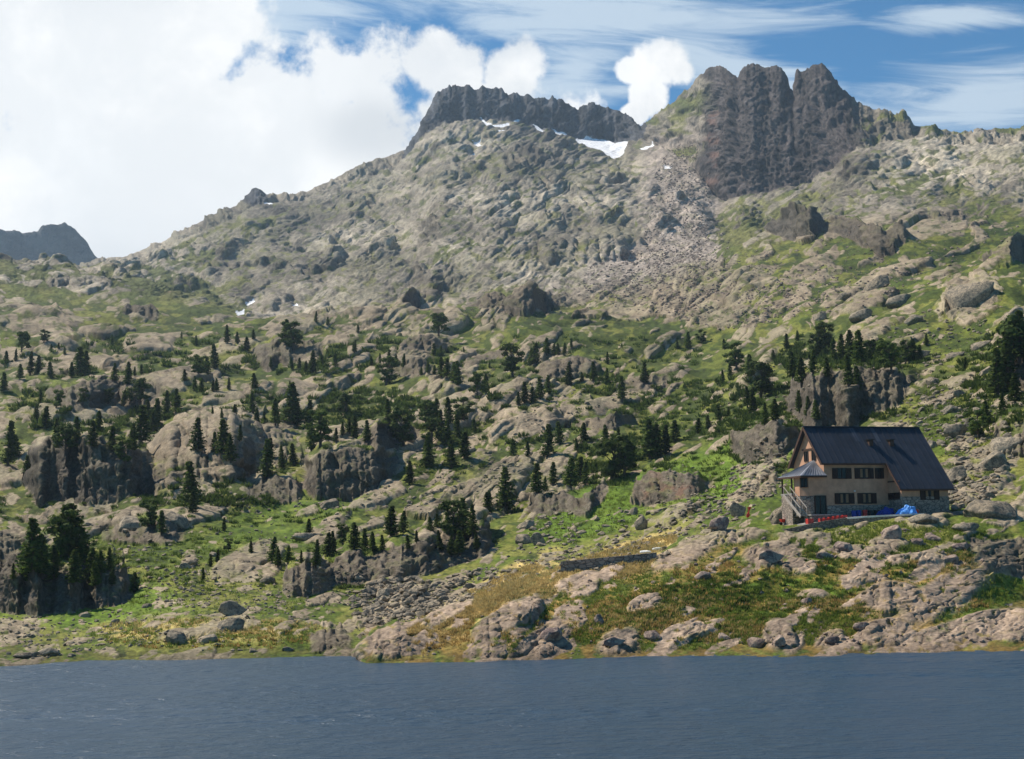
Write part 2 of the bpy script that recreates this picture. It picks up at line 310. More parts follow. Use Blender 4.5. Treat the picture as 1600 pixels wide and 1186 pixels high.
for (pts, front, back, jit, dark) in OUT:
    a = np.array(pts, float)
    pxo, _ = px_of(AZ, t_for(AZ, float(a[:, 1].mean())))
    ids = np.where((pxo > a[0, 0]) & (pxo < a[-1, 0]))[0]
    if len(ids) < 3: continue
    br = np.interp(pxo[ids], a[:, 0], a[:, 1]); tr = np.interp(pxo[ids], a[:, 0], a[:, 2])
    tr = tr + fbm(pxo[ids] / 22, ids * 0., 3, int(a[0, 0])) * 16 * jit * np.clip((br - tr) / 25, 0, 1) + .18 * (br - tr)
    tb = t_for(AZ[ids], br); Zs = Zm[ids]; ts = (Zs - CH) / Dg
    ok = (ts >= tb[:, None]) & (LND[None] > math.log(120)); k = ok.argmax(1)
    db = LND[k]; db = np.convolve(np.pad(db, 7, 'edge'), np.ones(15) / 15, 'valid')
    db = db + fbm(pxo[ids] / 26, ids * 0., 4, 3 + int(a[0, 1])) * (.034 if a[:, 1].mean() < 860 or a[:, 0].mean() < 560 else .012) * jit
    ed = np.exp(db)
    zb = CH + tb * ed; ztop = CH + t_for(AZ[ids], tr) * ed * math.exp(front)
    q = LND[None] - db[:, None]; front = front * (1.5 if front < .04 else 1)
    rise = np.clip(q / front, 0, 1) ** .75; fall = 1 - ss(front, front + back, q)
    hgt = np.maximum(ztop - (CH + tb * ed * math.exp(front)), 0)[:, None]; rise_h = (ztop - zb)[:, None]
    rise = np.clip(q / front, 0, 1) ** .8; de = (ed * math.exp(front))[:, None]
    rise = np.clip(rise + .5 * fbm(pxo[ids][:, None] / 20, q / front * 4 + pxo[ids][:, None] / 60, 3, 300 + int(a[0, 0])) * rise * (1 - rise) * (Dg > 0), 0, 1)
    face = zb[:, None] + rise_h * rise
    plat = ztop[:, None] + np.minimum(.16 * (Dg - de), .5 * hgt) - (1.4 * hgt + .5 * (Dg - de)) * ss(front + back * .7, front + 2.2 * back, q)
    zn = np.where(q < front, face, plat)
    on = (q > 0) & (hgt > 0)
    Zm[ids] = np.where(on & (q < front), np.maximum(zn, Zs), np.where(on, np.maximum(Zs, zn), Zs))
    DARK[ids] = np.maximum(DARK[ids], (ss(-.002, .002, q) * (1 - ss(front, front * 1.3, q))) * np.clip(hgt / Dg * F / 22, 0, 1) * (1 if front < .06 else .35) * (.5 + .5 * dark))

lw = (LND[None] * 34 + pxs[:, None] / 75 + fbm(pxs[:, None] / 55, LND[None] * 12, 3, 19) * 2.2)   # slanting ledges across the big slope
Zm += ((np.abs((lw % 1.) - .5) * 2) ** 2 * 11 * fbm(pxs[:, None] / 40 + 3, LND[None] * 16, 3, 23).clip(0, 1) * 2.4 * amp).astype(np.float32)
# pad for the house (house frame: X along the facade, Y to the back)
HTH = math.radians(17); HD = 176.5
hd = pix2dir(1293, 805); hk = HD / math.hypot(hd[0], hd[1])
HO = np.array([hd[0] * hk, hd[1] * hk, CH + hd[2] * hk])
def terr_z(X): return np.interp(X, [-11, -3.5, 0, 4, 10], [-2.3, -.95, -.5, -.3, -.1])          # terrace height, falling to the left
GX = np.sin(AZ)[:, None] * Dg; GY = np.cos(AZ)[:, None] * Dg
hx = (GX - HO[0]) * math.cos(HTH) + (GY - HO[1]) * math.sin(HTH); hy = -(GX - HO[0]) * math.sin(HTH) + (GY - HO[1]) * math.cos(HTH)
padz = HO[2] + terr_z(hx) - .14
w = ss(-7, -4.4, hy) * (1 - ss(9.5, 14, hy)) * ss(-13, -9, hx) * (1 - ss(17, 21, hx))
Zm = (Zm * (1 - w) + padz * w).astype(np.float32)
PADW = ss(-4.6, -4.0, hy) * (1 - ss(9.5, 12, hy)) * ss(-9, -6, hx) * (1 - ss(16.6, 19, hx))
wf = ss(-5.2, -4.2, hy) * (1 - ss(-4.2, -4.0, hy)) * ss(-10, -8, hx) * (1 - ss(9, 11, hx))
Zm = (Zm - .75 * ss(-8.5, -4.6, hy) * (1 - ss(-4.0, -3.7, hy)) * ss(-11, -8.5, hx) * (1 - ss(7, 10, hx))).astype(np.float32)

Zm = np.where(Zm < 0, Zm * 3.5, Zm).astype(np.float32)
def normals(X, Y, Z):
    a = [np.gradient(q, axis=0) for q in (X, Y, Z)]; b = [np.gradient(q, axis=1) for q in (X, Y, Z)]
    nx = a[1] * b[2] - a[2] * b[1]; ny = a[2] * b[0] - a[0] * b[2]; nz = a[0] * b[1] - a[1] * b[0]
    l = np.sqrt(nx * nx + ny * ny + nz * nz) + 1e-9; sgn = np.where(nz < 0, -1, 1) / l
    return (nx * sgn).astype(np.float32), (ny * sgn).astype(np.float32), (nz * sgn).astype(np.float32)
def blur(a, n, ax):
    for _ in range(n):
        if ax: a[:, 1:-1] = (a[:, :-2] + 2 * a[:, 1:-1] + a[:, 2:]) / 4
        else: a[1:-1] = (a[:-2] + 2 * a[1:-1] + a[2:]) / 4
    return a
Zb = blur(blur(Zm.copy(), 3, 0), 3, 1)
NX, NY, NZ = normals(GX.astype(np.float32), GY.astype(np.float32), Zb); del Zb
# resample every column evenly by how long it looks
ta = (Zm - CH) / Dg
m = np.sqrt((np.diff(ta, axis=1) * F) ** 2 + (150 * np.diff(LND)[None]) ** 2)
m *= np.where(Dg[:, 1:] > dr[:, None] * 1.004, .05, 1) * np.where(Zm[:, 1:] < -.6, .1, 1)
S = np.concatenate([np.zeros((NA, 1)), np.cumsum(m, 1)], 1).astype(np.float32)
cs = np.cumsum(np.pad(S, ((21, 20), (0, 0)), 'edge').astype(np.float64), 0); S = ((cs[41:] - cs[:-41]) / 41).astype(np.float32); S = np.concatenate([S[:1], S])[:NA]; del cs
kk = np.exp(-np.linspace(-2, 2, 31) ** 2); kk /= kk.sum(); Sp = np.pad(S, ((15, 15), (0, 0)), 'edge')
S = sum(Sp[i:i + NA] * np.float32(kk[i]) for i in range(31))
NS = 1750
LN = np.empty((NA, NS), np.float32); ZZ = LN.copy(); SS = LN.copy(); DK = LN.copy(); PW = LN.copy(); nx = LN.copy(); ny = LN.copy(); nz = LN.copy()
for i in range(NA):
    s = np.linspace(0, S[i, -1], NS); LN[i] = np.interp(s, S[i], LND); ZZ[i] = np.interp(LN[i], LND, Zm[i]); SS[i] = s
    DK[i] = np.interp(LN[i], LND, DARK[i]); PW[i] = np.interp(LN[i], LND, PADW[i])
    nx[i] = np.interp(LN[i], LND, NX[i]); ny[i] = np.interp(LN[i], LND, NY[i]); nz[i] = np.interp(LN[i], LND, NZ[i])
D = np.exp(LN); Xg = np.sin(AZ)[:, None] * D; Yg = np.cos(AZ)[:, None] * D
del NX, NY, NZ, S, Sp, Zm, DARK, ta, m, GX, GY, hx, hy, padz, w, wf, PADW, zmt, gul, amp, midamp
PX, PY = px_of(np.repeat(AZ[:, None], NS, 1), (ZZ - CH) / D); PX = PX.astype(np.float32); PY = PY.astype(np.float32)
SS = (1400 - PY + 130 * (LN - 4.7)).astype(np.float32)
ln_ = np.sqrt(nx**2 + ny**2 + nz**2); nx /= ln_; ny /= ln_; nz /= ln_
steep = ss(.62, .40, nz)

# regions, given in the photograph's pixels and carried onto the ground
def G(x, y, rx, ry, rot=0.):
    c, s = math.cos(math.radians(rot)), math.sin(math.radians(rot)); a = (PX - x) * c + (PY - y) * s; b = -(PX - x) * s + (PY - y) * c
    return ss(1.25, .75, np.sqrt((a / rx) ** 2 + (b / ry) ** 2) + .25 * EN)
EN = fbm(PX / 45, PY / 28, 4, 91)
far = ss(950, 1150, D); mid = ss(230, 300, D) * (1 - far); prom = ss(165, 150, D) * ss(560, 580, PX)
rho = .18 * (1 - mid) * (1 - far) + .30 * mid + .82 * far
lefthill = ss(430, 330, PX) * ss(900, 1000, D) * ss(1500, 1400, D); rho = rho * (1 - lefthill) + .42 * lefthill
rho = rho * (1 - prom) + .13 * prom
rightslope = ss(1100, 1250, PX) * ss(165, 190, D) * (1 - ss(600, 900, D)); rho = rho * (1 - rightslope) + .26 * rightslope
GRASS = [(1200,350,95,50,-25,.75),(1130,405,30,50,0,.8),(1270,420,90,30,-10,.5),(280,470,130,36,20,.75),(60,450,90,26,20,.5),(520,640,70,30,0,.4),(90,690,40,60,0,.4),
         (320,860,170,60,10,.6),(460,800,130,40,-15,.75),(120,930,120,40,0,.55),(930,800,110,40,-20,.9),(1060,700,120,40,-10,.6),(1120,740,120,45,-15,.8),(1000,650,90,25,0,.45),
         (1180,780,60,30,0,.6),(1480,640,90,60,-35,.45),(1500,700,60,60,-40,.5),(1540,930,90,28,-35,1.),(1480,960,90,16,-30,1.),(1080,940,150,30,-8,.5),(1230,930,110,28,-5,.55),
         (950,520,150,24,0,.4),(1340,250,40,30,0,.2),(1070,195,50,22,-35,.6),(1100,590,80,26,-15,.5),(640,650,60,20,0,.3),(1560,460,60,30,0,.3),(800,770,60,20,0,.3),(300,1000,160,22,0,.6),(1260,830,60,10,0,.6),
         (870,390,150,9,-14,.5),(1450,300,140,30,-15,.3),(1400,370,120,40,0,.3),(420,350,150,30,-28,.25),(330,420,120,30,20,.3)]
for (x, y, rx, ry, rot, k) in GRASS: rho = rho * (1 - k * G(x, y, rx, ry, rot))
ROCKY = [(1050,330,60,110,10,.9),(1020,430,110,60,0,.9),(1130,465,120,40,0,.6),(900,440,120,30,0,.5),(330,690,120,60,0,.8),(640,950,90,40,-10,.6),(1190,740,30,40,-40,.3),
         (500,500,200,14,0,.5),(830,640,80,40,-10,.4),(760,780,110,30,-10,.5),(1520,465,50,35,-30,.9),(1470,1000,110,16,-8,.95),(820,990,90,30,-20,.5),(640,1005,60,20,0,.6)]
for (x, y, rx, ry, rot, k) in ROCKY: g = G(x, y, rx, ry, rot) * k; rho = rho * (1 - g) + g
scree = np.clip(G(1062,330,62,130,6) + G(1040,430,110,50,0) + .7 * G(1120,470,80,26,0) + .6 * G(900,455,130,20,-15) + .5 * G(1060,260,60,50,0), 0, 1) * far
dry = np.clip(G(880,905,190,26,-20) + G(760,930,130,22,-30) + G(1020,880,80,12,-18) + .6 * G(1000,960,120,24,-10) + .7 * G(1110,985,90,20,0) + .8 * G(660,990,100,26,-15) + .8 * G(1500,880,80,16,0) + .4 * G(1350,945,180,10,0) + .6 * G(330,985,180,18,0), 0, 1)

rho = rho * (1 - .7 * np.clip(G(860,915,190,24,-20) + G(700,965,110,16,-25), 0, 1))
# rock fields: cells at four sizes, each cell a tilted rounded slab or grass
rho = rho.astype(np.float32)
tilt = np.radians(np.interp(PX, [0, 500, 900, 1300], [-4, -10, -20, -26])).astype(np.float32)
ct, st = np.cos(tilt), np.sin(tilt)
wx = fbm(PX / 60, SS / 40, 3, 12) * 26 + fbm(PX / 14, SS / 9, 2, 13) * 5; wy = fbm(PX / 60 + 9, SS / 40, 3, 14) * 16 + fbm(PX / 14, SS / 9 + 5, 2, 15) * 3.5
U = PX + wx; V = -SS + wy
a_ = U * ct + V * st; b_ = -U * st + V * ct
Hpx = np.zeros_like(PX); rock = np.zeros_like(PX); tone = np.zeros_like(PX); crack = np.zeros_like(PX)
for (L, asp, hh, seed, kf) in ((110, .34, 9.0, 1, 1.), (50, .36, 4.6, 2, .75), (24, .45, 2.0, 3, .36), (9.5, .6, 1.0, 4, .34)):
    f1, f2, ox, oy, ra, rb, rc = cells(a_ / L, b_ / (L * asp), seed)
    e = f2 - f1; body = ss(0., .20, e) * .6 + .4 * ss(0, .5, e); pr = rho if L > 25 else np.maximum(rho, scree * 1.6)
    isr = (ra < pr * kf * (1 - (.5 * prom if L < 30 else 0))).astype(np.float32) * ss(.02, .10, e + (pr - .5) * .06)
    if L > 60: sc = 1 - scree
    elif L < 25: sc = 1 + .5 * scree
    else: sc = 1 - .5 * scree
    hgt = (body * (.35 + .65 * rb) + (ox * (rc - .5) * 1.1 + oy * (rb - .35) * .9) * ss(0, .2, e)) * hh
    Hpx += hgt * isr * sc * (1 - .62 * far) * (1 - .55 * prom); rock = np.maximum(rock, isr)
    tone += (rc - .5) * isr * (.5 if L > 30 else .8); crack = np.maximum(crack, (1 - ss(0.01, .09, e)) * isr * (L > 15))
    a_ = a_ + L * 3.3; b_ = b_ - L * 1.7
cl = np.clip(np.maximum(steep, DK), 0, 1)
# vertical ribs on the cliffs
towers = far * ss(0, 1, (D - (dcb[:, None] * .985)) / (dr - dcb)[:, None] * 6)
rib = (1 - .9 * prom) * fbm(PX / 20 + wx * .02, SS / 95, 4, 51, .6) * 5 + fbm(PX / 8, SS / 36, 3, 55, .6) * 2.2
rib2 = (1 - .9 * prom) * np.abs(fbm(PX / 34, SS / 160, 3, 58)) * -11
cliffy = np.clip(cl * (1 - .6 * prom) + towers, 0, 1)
Hpx = Hpx * (1 - .35 * cliffy) + fbm(PX / 26, SS / 30, 4, 61, .6) * 8 * cliffy * far + (3 - 16 * np.abs(fbm(PX / 24 + 3, SS / 26, 5, 63, .62))) * cliffy * (1 - .92 * prom) + (rib + rib2) * cliffy + fbm(PX / 7, SS / 5, 3, 60) * 1.3 * (1 - rock) * .8
Hpx += fbm(PX / 34, SS / 18, 3, 66) * 3.2 * (1 - .4 * far) * (1 - .5 * prom) + prom * 5 * fbm(a_ / 90, b_ / 22, 3, 68) + far * (3 - 8.5 * np.abs(fbm(a_ / 60, b_ / 15, 5, 67, .62))) * (1 - scree * .7)
SL = 0
for (x, y, rx, ry, rot) in [(612,1005,34,22,-25),(700,958,46,14,-28),(795,965,62,20,-30),(850,1003,46,24,-30),(905,910,46,14,-18),(968,1004,38,20,-18),(1070,868,60,16,-22),(1100,850,50,12,-22),(1205,868,44,18,0),(1250,885,30,12,0),
        (1330,866,60,12,0),(1395,935,52,26,0),(1470,935,80,30,-25),(1385,990,50,24,0),(1500,985,110,18,-14),(1600,990,60,14,0),(1215,990,24,26,-50),(1240,1005,20,14,-50),(1298,1000,26,14,-30),(1570,875,44,26,10),(1390,850,30,9,0),
        (1450,818,30,9,0),(1350,905,40,8,0),(1430,875,40,9,0),(1090,985,30,12,-20),(1005,945,30,12,-20),(1270,930,26,8,0),(1150,840,50,10,-8),(1250,838,40,6,0),(520,1000,30,16,10),(360,975,40,12,-5),(300,990,50,10,-8),(860,570,0,0,0),
        (300,690,70,34,-14),(380,690,60,22,0),(210,600,50,10,0),(280,585,50,8,-6),(350,545,60,9,-14),(890,575,44,14,0),(850,655,50,16,-10),(820,725,60,14,-10),(750,760,60,12,-14),(380,875,60,18,-28),(30,840,40,12,0),(1515,462,40,22,-35),(640,560,40,8,0),(930,370,90,12,-4)]:
    if rx: SL = np.maximum(SL, G(x, y, rx, ry, rot))
SL = SL * ss(-.55, -.2, fbm(PX / 10, SS / 6, 3, 150)); keep = 1 - .86 * SL
Hpx = Hpx * keep + SL * (4.5 + 5 * fbm(a_ / 60, b_ / 16, 3, 151)) - 2.2 * SL * (np.abs(fbm(a_ / 34, b_ / 12, 2, 152)) < .035)
rock = np.maximum(rock, SL); tone *= 1 - .6 * SL; crack *= 1 - SL
rock = np.maximum(rock, ss(.15, .5, cliffy + .25 * EN))
near_ridge = np.exp(-((D - dr[:, None]) / (dr * .012)[:, None]) ** 2)
Hpx *= (1 - PW) * (1 - .85 * near_ridge)
snow = np.zeros_like(PX)
def poly(pts, soft=2.):
    r = np.zeros(PX.shape, bool); q = pts + [pts[0]]; x = PX + fbm(PX / 8, PY / 6, 2, 70) * soft * 2; y = PY + fbm(PX / 8 + 4, PY / 6, 2, 71) * soft * 1.6
    for (x1, y1), (x2, y2) in zip(q[:-1], q[1:]):
        if y1 != y2: r ^= ((y1 > y) != (y2 > y)) & (x < (x2 - x1) * (y - y1) / (y2 - y1) + x1)
    return r & (D > 900)
for p in ([(893,216),(912,217),(916,212),(928,216),(945,218),(960,222),(982,222),(970,245),(955,248),(945,240),(930,233),(915,228),(903,223)],
          [(748,185),(760,189),(768,195),(795,193),(797,197),(770,199),(752,190)], [(803,188),(814,184),(812,190),(803,192)], [(831,194),(840,196),(851,207),(845,207)],
          [(862,200),(875,205),(887,208),(886,214),(868,208)], [(739,222),(752,219),(749,225),(754,229),(745,228)], [(731,242),(741,241),(740,245),(732,245)],
          [(1036,259),(1051,260),(1048,264),(1038,263)], [(368,487),(381,484),(382,491),(370,492)], [(384,473),(397,466),(398,472),(386,478)], [(456,477),(466,475),(465,480),(457,480)],
          [(412,318),(424,316),(423,321),(413,321)], [(778,203),(787,204),(785,208),(779,207)], [(1000,232),(1020,225),(1022,228),(1004,236)]):
    snow[poly(p, 1.5)] = 1
snw = blur(blur(snow.copy(), 6, 0), 6, 1); Hpx = Hpx * (1 - np.clip(snw * 2.2, 0, 1)) - snw
k = D / F
dHx = Hpx * k
dHx *= ss(-.8, .8, ZZ)                         # calm at the water's edge
Xg = Xg + nx * dHx; Yg = Yg + ny * dHx; ZZ2 = ZZ + nz * dHx
nx2, ny2, nz2 = normals(Xg, Yg, ZZ2)
# colours: the ground's own tones, with shade painted into the cliff faces
def cc(*c): return np.array(c, np.float32)
n_a = fbm(PX / 18, SS / 10, 4, 101)[..., None]; n_b = fbm(PX / 5, SS / 3.5, 3, 102)[..., None]; n_c = fbm(PX / 70, SS / 45, 3, 103)[..., None]
stre = fbm(PX / 6, SS / 60, 4, 104)[..., None]
rk = cc(.27, .215, .148) * (1 - far[..., None]) + cc(.275, .238, .185) * far[..., None]
rk = rk * (1 - prom[..., None]) + cc(.33, .245, .178) * prom[..., None]
bigp = fbm(PX / 120 + 5, SS / 60, 4, 121)[..., None] * far[..., None]; rk = rk * np.clip(1 + 1.1 * bigp, .5, 1.5)
rk = rk * (1 - scree[..., None]) + cc(.33, .275, .23) * scree[..., None]
rk = rk * np.clip(1 + tone[..., None] * .55 + n_a * .45 + n_b * .45, .35, 1.8)
lich = ss(.05, .3, n_c + n_a * .6) * (1 - prom[..., None]) * (1 - scree[..., None]); rk = rk * (1 - .35 * lich) + cc(.23, .215, .13) * .35 * lich
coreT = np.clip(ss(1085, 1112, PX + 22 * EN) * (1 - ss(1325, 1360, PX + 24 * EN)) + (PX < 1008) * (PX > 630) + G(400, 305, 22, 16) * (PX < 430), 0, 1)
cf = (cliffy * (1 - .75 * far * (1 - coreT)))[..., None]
dkc = (cc(.070, .061, .053) * (1 - prom[..., None]) + cc(.17, .135, .11) * prom[..., None]) * (1 + stre * 1.1 + n_b * .4)  # dark stained rock, darkened further to deepen the shade of cliff faces
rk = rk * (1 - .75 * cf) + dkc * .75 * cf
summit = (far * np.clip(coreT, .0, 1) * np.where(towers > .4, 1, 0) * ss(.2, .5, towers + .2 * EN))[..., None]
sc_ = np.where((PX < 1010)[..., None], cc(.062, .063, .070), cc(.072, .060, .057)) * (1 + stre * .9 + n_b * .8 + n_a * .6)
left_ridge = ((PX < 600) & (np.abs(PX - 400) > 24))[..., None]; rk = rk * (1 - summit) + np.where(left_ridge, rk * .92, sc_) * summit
redk = (G(1045,770,40,14,0) + .8 * G(250,470,30,18,0) + .8 * G(1110,230,14,60,0) + .5 * G(1010,760,30,40,0))[..., None].clip(0, 1) * ss(-.1, .2, n_a)
rk = rk * (1 - .6 * redk) + cc(.22, .11, .075) * .6 * redk
rk = rk * (1 - .6 * crack[..., None] * (n_a + .6).clip(0, 1)) + cc(.05, .055, .03) * .6 * crack[..., None] * (n_a + .6).clip(0, 1)
rk = rk * (1 - .3 * DK[..., None])  # cliff fronts painted darker once more to deepen their shade
gr = cc(.088, .122, .016) * (1 + n_c * .3)
olive = ss(-.15, .25, n_c + .5 * n_a); gr = gr * (1 - .6 * olive) + cc(.21, .19, .05) * .6 * olive
ff = far[..., None]; gr = gr * (1 - .55 * ff) + cc(.13, .125, .06) * .55 * ff
gr = gr * (1 - .5 * mid[..., None]) + cc(.13, .135, .028) * .5 * mid[..., None]
bush = ss(.10, .24, fbm(PX / 17, SS / 9, 3, 107) + .34 * mid - .12)[..., None] * (1 - ff); gr = gr * (1 - .75 * bush) + cc(.032, .052, .010) * .75 * bush
lush = (G(1540,935,90,28,-35) + G(120,940,160,40,0) + G(930,800,110,40,-20) + G(1120,740,120,45,-15) + .6 * G(460,810,130,40,-15) + .9 * G(1260,870,90,24,0) + .9 * G(1180,930,170,30,-4) + .7 * G(1400,870,120,20,0))[..., None].clip(0, 1)
gr = gr * (1 - .7 * lush) + cc(.11, .18, .018) * .7 * lush
gr = gr * (1 - .62 * G(270,960,420,110,0)[..., None] * .0)
och = (prom[..., None] * ss(-.35, .25, n_c * .6 + n_a * .8) * (1 - lush)).clip(0, 1); gr = gr * (1 - .6 * och) + cc(.33, .215, .065) * .6 * och
dy = (dry[..., None] * ss(-.25, .15, n_a + n_b * .6)).clip(0, 1); gr = gr * (1 - .85 * dy) + cc(.50, .36, .14) * .85 * dy
brn = ss(-.05, .2, n_a + .4 * n_b) * prom[..., None]; gr = gr * (1 - .5 * brn) + cc(.22, .125, .035) * .5 * brn
gr = gr * np.clip(1 + n_b * .6 + n_a * .3, .4, 1.8)
flank = towers * (1 - np.clip(coreT, 0, 1)) * (PX > 1008); rock = rock * (1 - flank * ss(.08, .32, fbm(PX / 26, SS / 16, 4, 171)))
rock = rock * (1 - .8 * ss(.12, .35, fbm(PX / 11, SS / 6, 3, 110)) * (1 - cliffy) * (1 - .7 * SL) * (1 - .6 * scree))     # turf creeping over slabs
rockm = rock[..., None]
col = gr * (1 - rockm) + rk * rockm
wet = ss(.9, .15, ZZ2)[..., None] * ss(-.3, .3, n_a + .25); col = col * (1 - .45 * wet) 
col = col * (1 - snow[..., None]) + cc(.86, .87, .9) * snow[..., None]
padc = PW[..., None] * 0
col = np.clip(col, .012, .95)
idx = np.arange(NA * NS).reshape(NA, NS)
Fq = np.stack([idx[:-1, :-1], idx[1:, :-1], idx[1:, 1:], idx[:-1, 1:]], -1).reshape(-1, 4)
V3 = np.stack([Xg, Yg, ZZ2], -1).reshape(-1, 3)
me = mesh_np("terrain", V3, Fq, smooth=True)
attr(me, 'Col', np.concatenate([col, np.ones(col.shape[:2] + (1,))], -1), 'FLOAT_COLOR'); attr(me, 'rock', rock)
def surf(name, rough=.9, spec=.2):
    m = bpy.data.materials.new(name); m.use_nodes = True; t = NT(m.node_tree); b = m.node_tree.nodes['Principled BSDF']
    b.inputs['Roughness'].default_value = rough; b.inputs['Specular IOR Level'].default_value = spec
    return m, t, b
mt, t, b = surf("turf_and_granite", .95, .15)
at = t.node('ShaderNodeAttribute', attribute_name='Col'); ar = t.node('ShaderNodeAttribute', attribute_name='rock')
geo = t.node('ShaderNodeNewGeometry'); pos = geo.outputs['Position']
cd = t.vmath('LENGTH', pos); farf = t.rng(cd, 300, 1200)
na = t.noise(pos, 1.6, 5, .65); nb = t.noise(pos, .22, 6, .7); nm = t.math('ADD', t.math('MULTIPLY', na, t.math('SUBTRACT', 1., farf)), t.math('MULTIPLY', nb, farf))
var = t.rng(nm, .3, .7, .55, 1.5, False)
vc = t.xyz(var, var, var); cm = t.mix(1., at.outputs['Color'], vc, 'MULTIPLY'); t.put(b.inputs['Base Color'], cm)
bp = t.bump(na, .3, .7); bp2 = t.bump(t.math('MULTIPLY', nb, t.math('ADD', .12, t.math('MULTIPLY', farf, .88))), 3.2, .8, bp); t.put(b.inputs['Normal'], bp2)
me.materials.append(mt)
terrain = link("terrain", me); tag(terrain, kind='structure')
TA = (ZZ2 - CH) / np.hypot(Xg, Yg)
AZc = np.arctan2(Xg, Yg)
def hit(px, py, dmin=0):
    d = pix2dir(px, py); az = math.atan2(d[0], d[1]); tq = d[2] / math.hypot(d[0], d[1])
    i = int(round((az - AZ[0]) / (AZ[1] - AZ[0]))); i = min(max(i, 0), NA - 1)
    ok = (TA[i] >= tq) & (ZZ2[i] > -.3) & (D[i] > dmin); j = int(ok.argmax()) if ok.any() else None
    if j is None: return None
    dist = float(np.hypot(Xg[i, j], Yg[i, j]))
    hit.rock = float(rock[i, j])
    return Vector((math.sin(az) * dist, math.cos(az) * dist, float(ZZ2[i, j]))), dist, float(nz2[i, j])
def ground(x, y):
    i = int(round((math.atan2(x, y) - AZ[0]) / (AZ[1] - AZ[0]))); j = int(np.abs(np.hypot(Xg[i], Yg[i]) - math.hypot(x, y)).argmin()); return float(ZZ2[i, j])

# distant peak to the left
PK = [(-320,372),(-200,362),(-60,360),(0,358),(30,360),(58,358),(66,350),(80,347),(100,345),(108,348),(118,355),(128,365),(138,378),(146,392),(156,404),(175,420),(260,470)]
na_, nd_ = 420, 160; az_ = np.linspace(azel(-310, 380)[0], azel(250, 380)[0], na_); dd_ = np.linspace(3150, 3900, nd_)
px_, _ = px_of(az_, t_for(az_, 370.)); zt = CH + t_for(az_, P(PK, px_) + fbm(px_ / 9, px_ * 0, 3, 5) * 3) * 3600
q = (dd_[None] - 3150) / 450; prof = np.where(q < 1, q ** 1.3, 1 - (q - 1) * 1.1)
zz_ = zt[:, None] * np.clip(prof, -.5, 1) * (1 - .25 * (1 - q.clip(0, 1))) + fbm(px_[:, None] / 22 + dd_[None] / 300, dd_[None] / 90 + 0 * px_[:, None], 5, 9, .6) * 60 * np.clip(1 - q, .12, .6)
Vp = np.stack([np.sin(az_)[:, None] * dd_[None], np.cos(az_)[:, None] * dd_[None], zz_], -1).reshape(-1, 3)
ix_ = np.arange(na_ * nd_).reshape(na_, nd_); Fp = np.stack([ix_[:-1, :-1], ix_[1:, :-1], ix_[1:, 1:], ix_[:-1, 1:]], -1).reshape(-1, 4)
mk, t, b = surf("dark_slate_rock"); geo = t.node('ShaderNodeNewGeometry'); n_ = t.noise(geo.outputs['Position'], .02, 7, .65)
t.put(b.inputs['Base Color'], t.mix(t.rng(n_, .4, .62), (.045, .05, .055, 1), (.13, .125, .12, 1))); t.put(b.inputs['Normal'], t.bump(n_, 40))
tag(link("distant_peak", mesh_np("distant_peak", Vp, Fp, mk, True)), kind='structure')

# water
mw, t, b = surf("lake_water", .28, .5)
geo = t.node('ShaderNodeNewGeometry'); pos = geo.outputs['Position']
mp = t.node('ShaderNodeMapping'); t.put(mp.inputs[0], pos); mp.inputs['Rotation'].default_value = (0, 0, math.radians(12)); mp.inputs['Scale'].default_value = (.62, 1.25, 1)
w1 = t.noise(mp.outputs[0], .9, 5, .62, .3); w2 = t.noise(mp.outputs[0], .28, 3, .5); gust = t.noise(pos, .02, 3, .5)
t.put(b.inputs['Base Color'], (.030, .058, .092, 1)); b.inputs['IOR'].default_value = 1.333
hgt = t.math('ADD', w1, t.math('MULTIPLY', w2, .8)); t.put(b.inputs["Normal"], t.bump(hgt, .5, 1.))
bn = [n for n in t.n if n.bl_idname == 'ShaderNodeBump'][-1]; t.put(bn.inputs['Distance'], t.rng(gust, .35, .65, .26, .46))
xs_ = np.concatenate([[-900, -300, -110], np.arange(-66, 66.01, .21), [110, 300, 900]]); ys_ = np.concatenate([[-300, 0, 50, 70], np.arange(78, 150, .22), [170, 420]])
xw, yw = np.meshgrid(xs_, ys_, indexing='ij'); ins = ss(78, 82, yw) * (1 - ss(145, 149, yw)) * ss(66, 62, np.abs(xw))
gs = np.clip(.8 + 1.3 * fbm(xw / 30, yw / 7, 3, 200), .15, 1.6)
wz = (fbm(xw / 1.5 + yw * .12, yw / 1.0, 4, 201, .6) * .085 + fbm(xw / .62, yw / .5, 2, 220) * .022 + fbm(xw / 4.5 - yw * .1, yw / 2.6, 2, 210) * .09) * ins * gs
ixw = np.arange(xw.size).reshape(xw.shape); Fw = np.stack([ixw[:-1, :-1], ixw[1:, :-1], ixw[1:, 1:], ixw[:-1, 1:]], -1).reshape(-1, 4)
tag(link("lake_water", mesh_np("lake_water", np.stack([xw, yw, wz], -1).reshape(-1, 3), Fw, mw, True)), kind='structure')
# air
hz = bpy.data.materials.new("mountain_air"); hz.use_nodes = True; t = NT(hz.node_tree); t.n.clear()
pv = t.node('ShaderNodeVolumePrincipled'); pv.inputs['Color'].default_value = (.62, .80, 1, 1); pv.inputs['Density'].default_value = .00007; pv.inputs['Anisotropy'].default_value = .25
ov = t.node('ShaderNodeOutputMaterial'); t.l.new(pv.outputs[0], ov.inputs['Volume'])
def boxmesh(name, x0, x1, y0, y1, z0, z1, mat=None):
    v = [(x, y, z) for x in (x0, x1) for y in (y0, y1) for z in (z0, z1)]
    return mesh_np(name, v, [(0, 1, 3, 2), (4, 6, 7, 5), (0, 4, 5, 1), (2, 3, 7, 6), (0, 2, 6, 4), (1, 5, 7, 3)], mat)
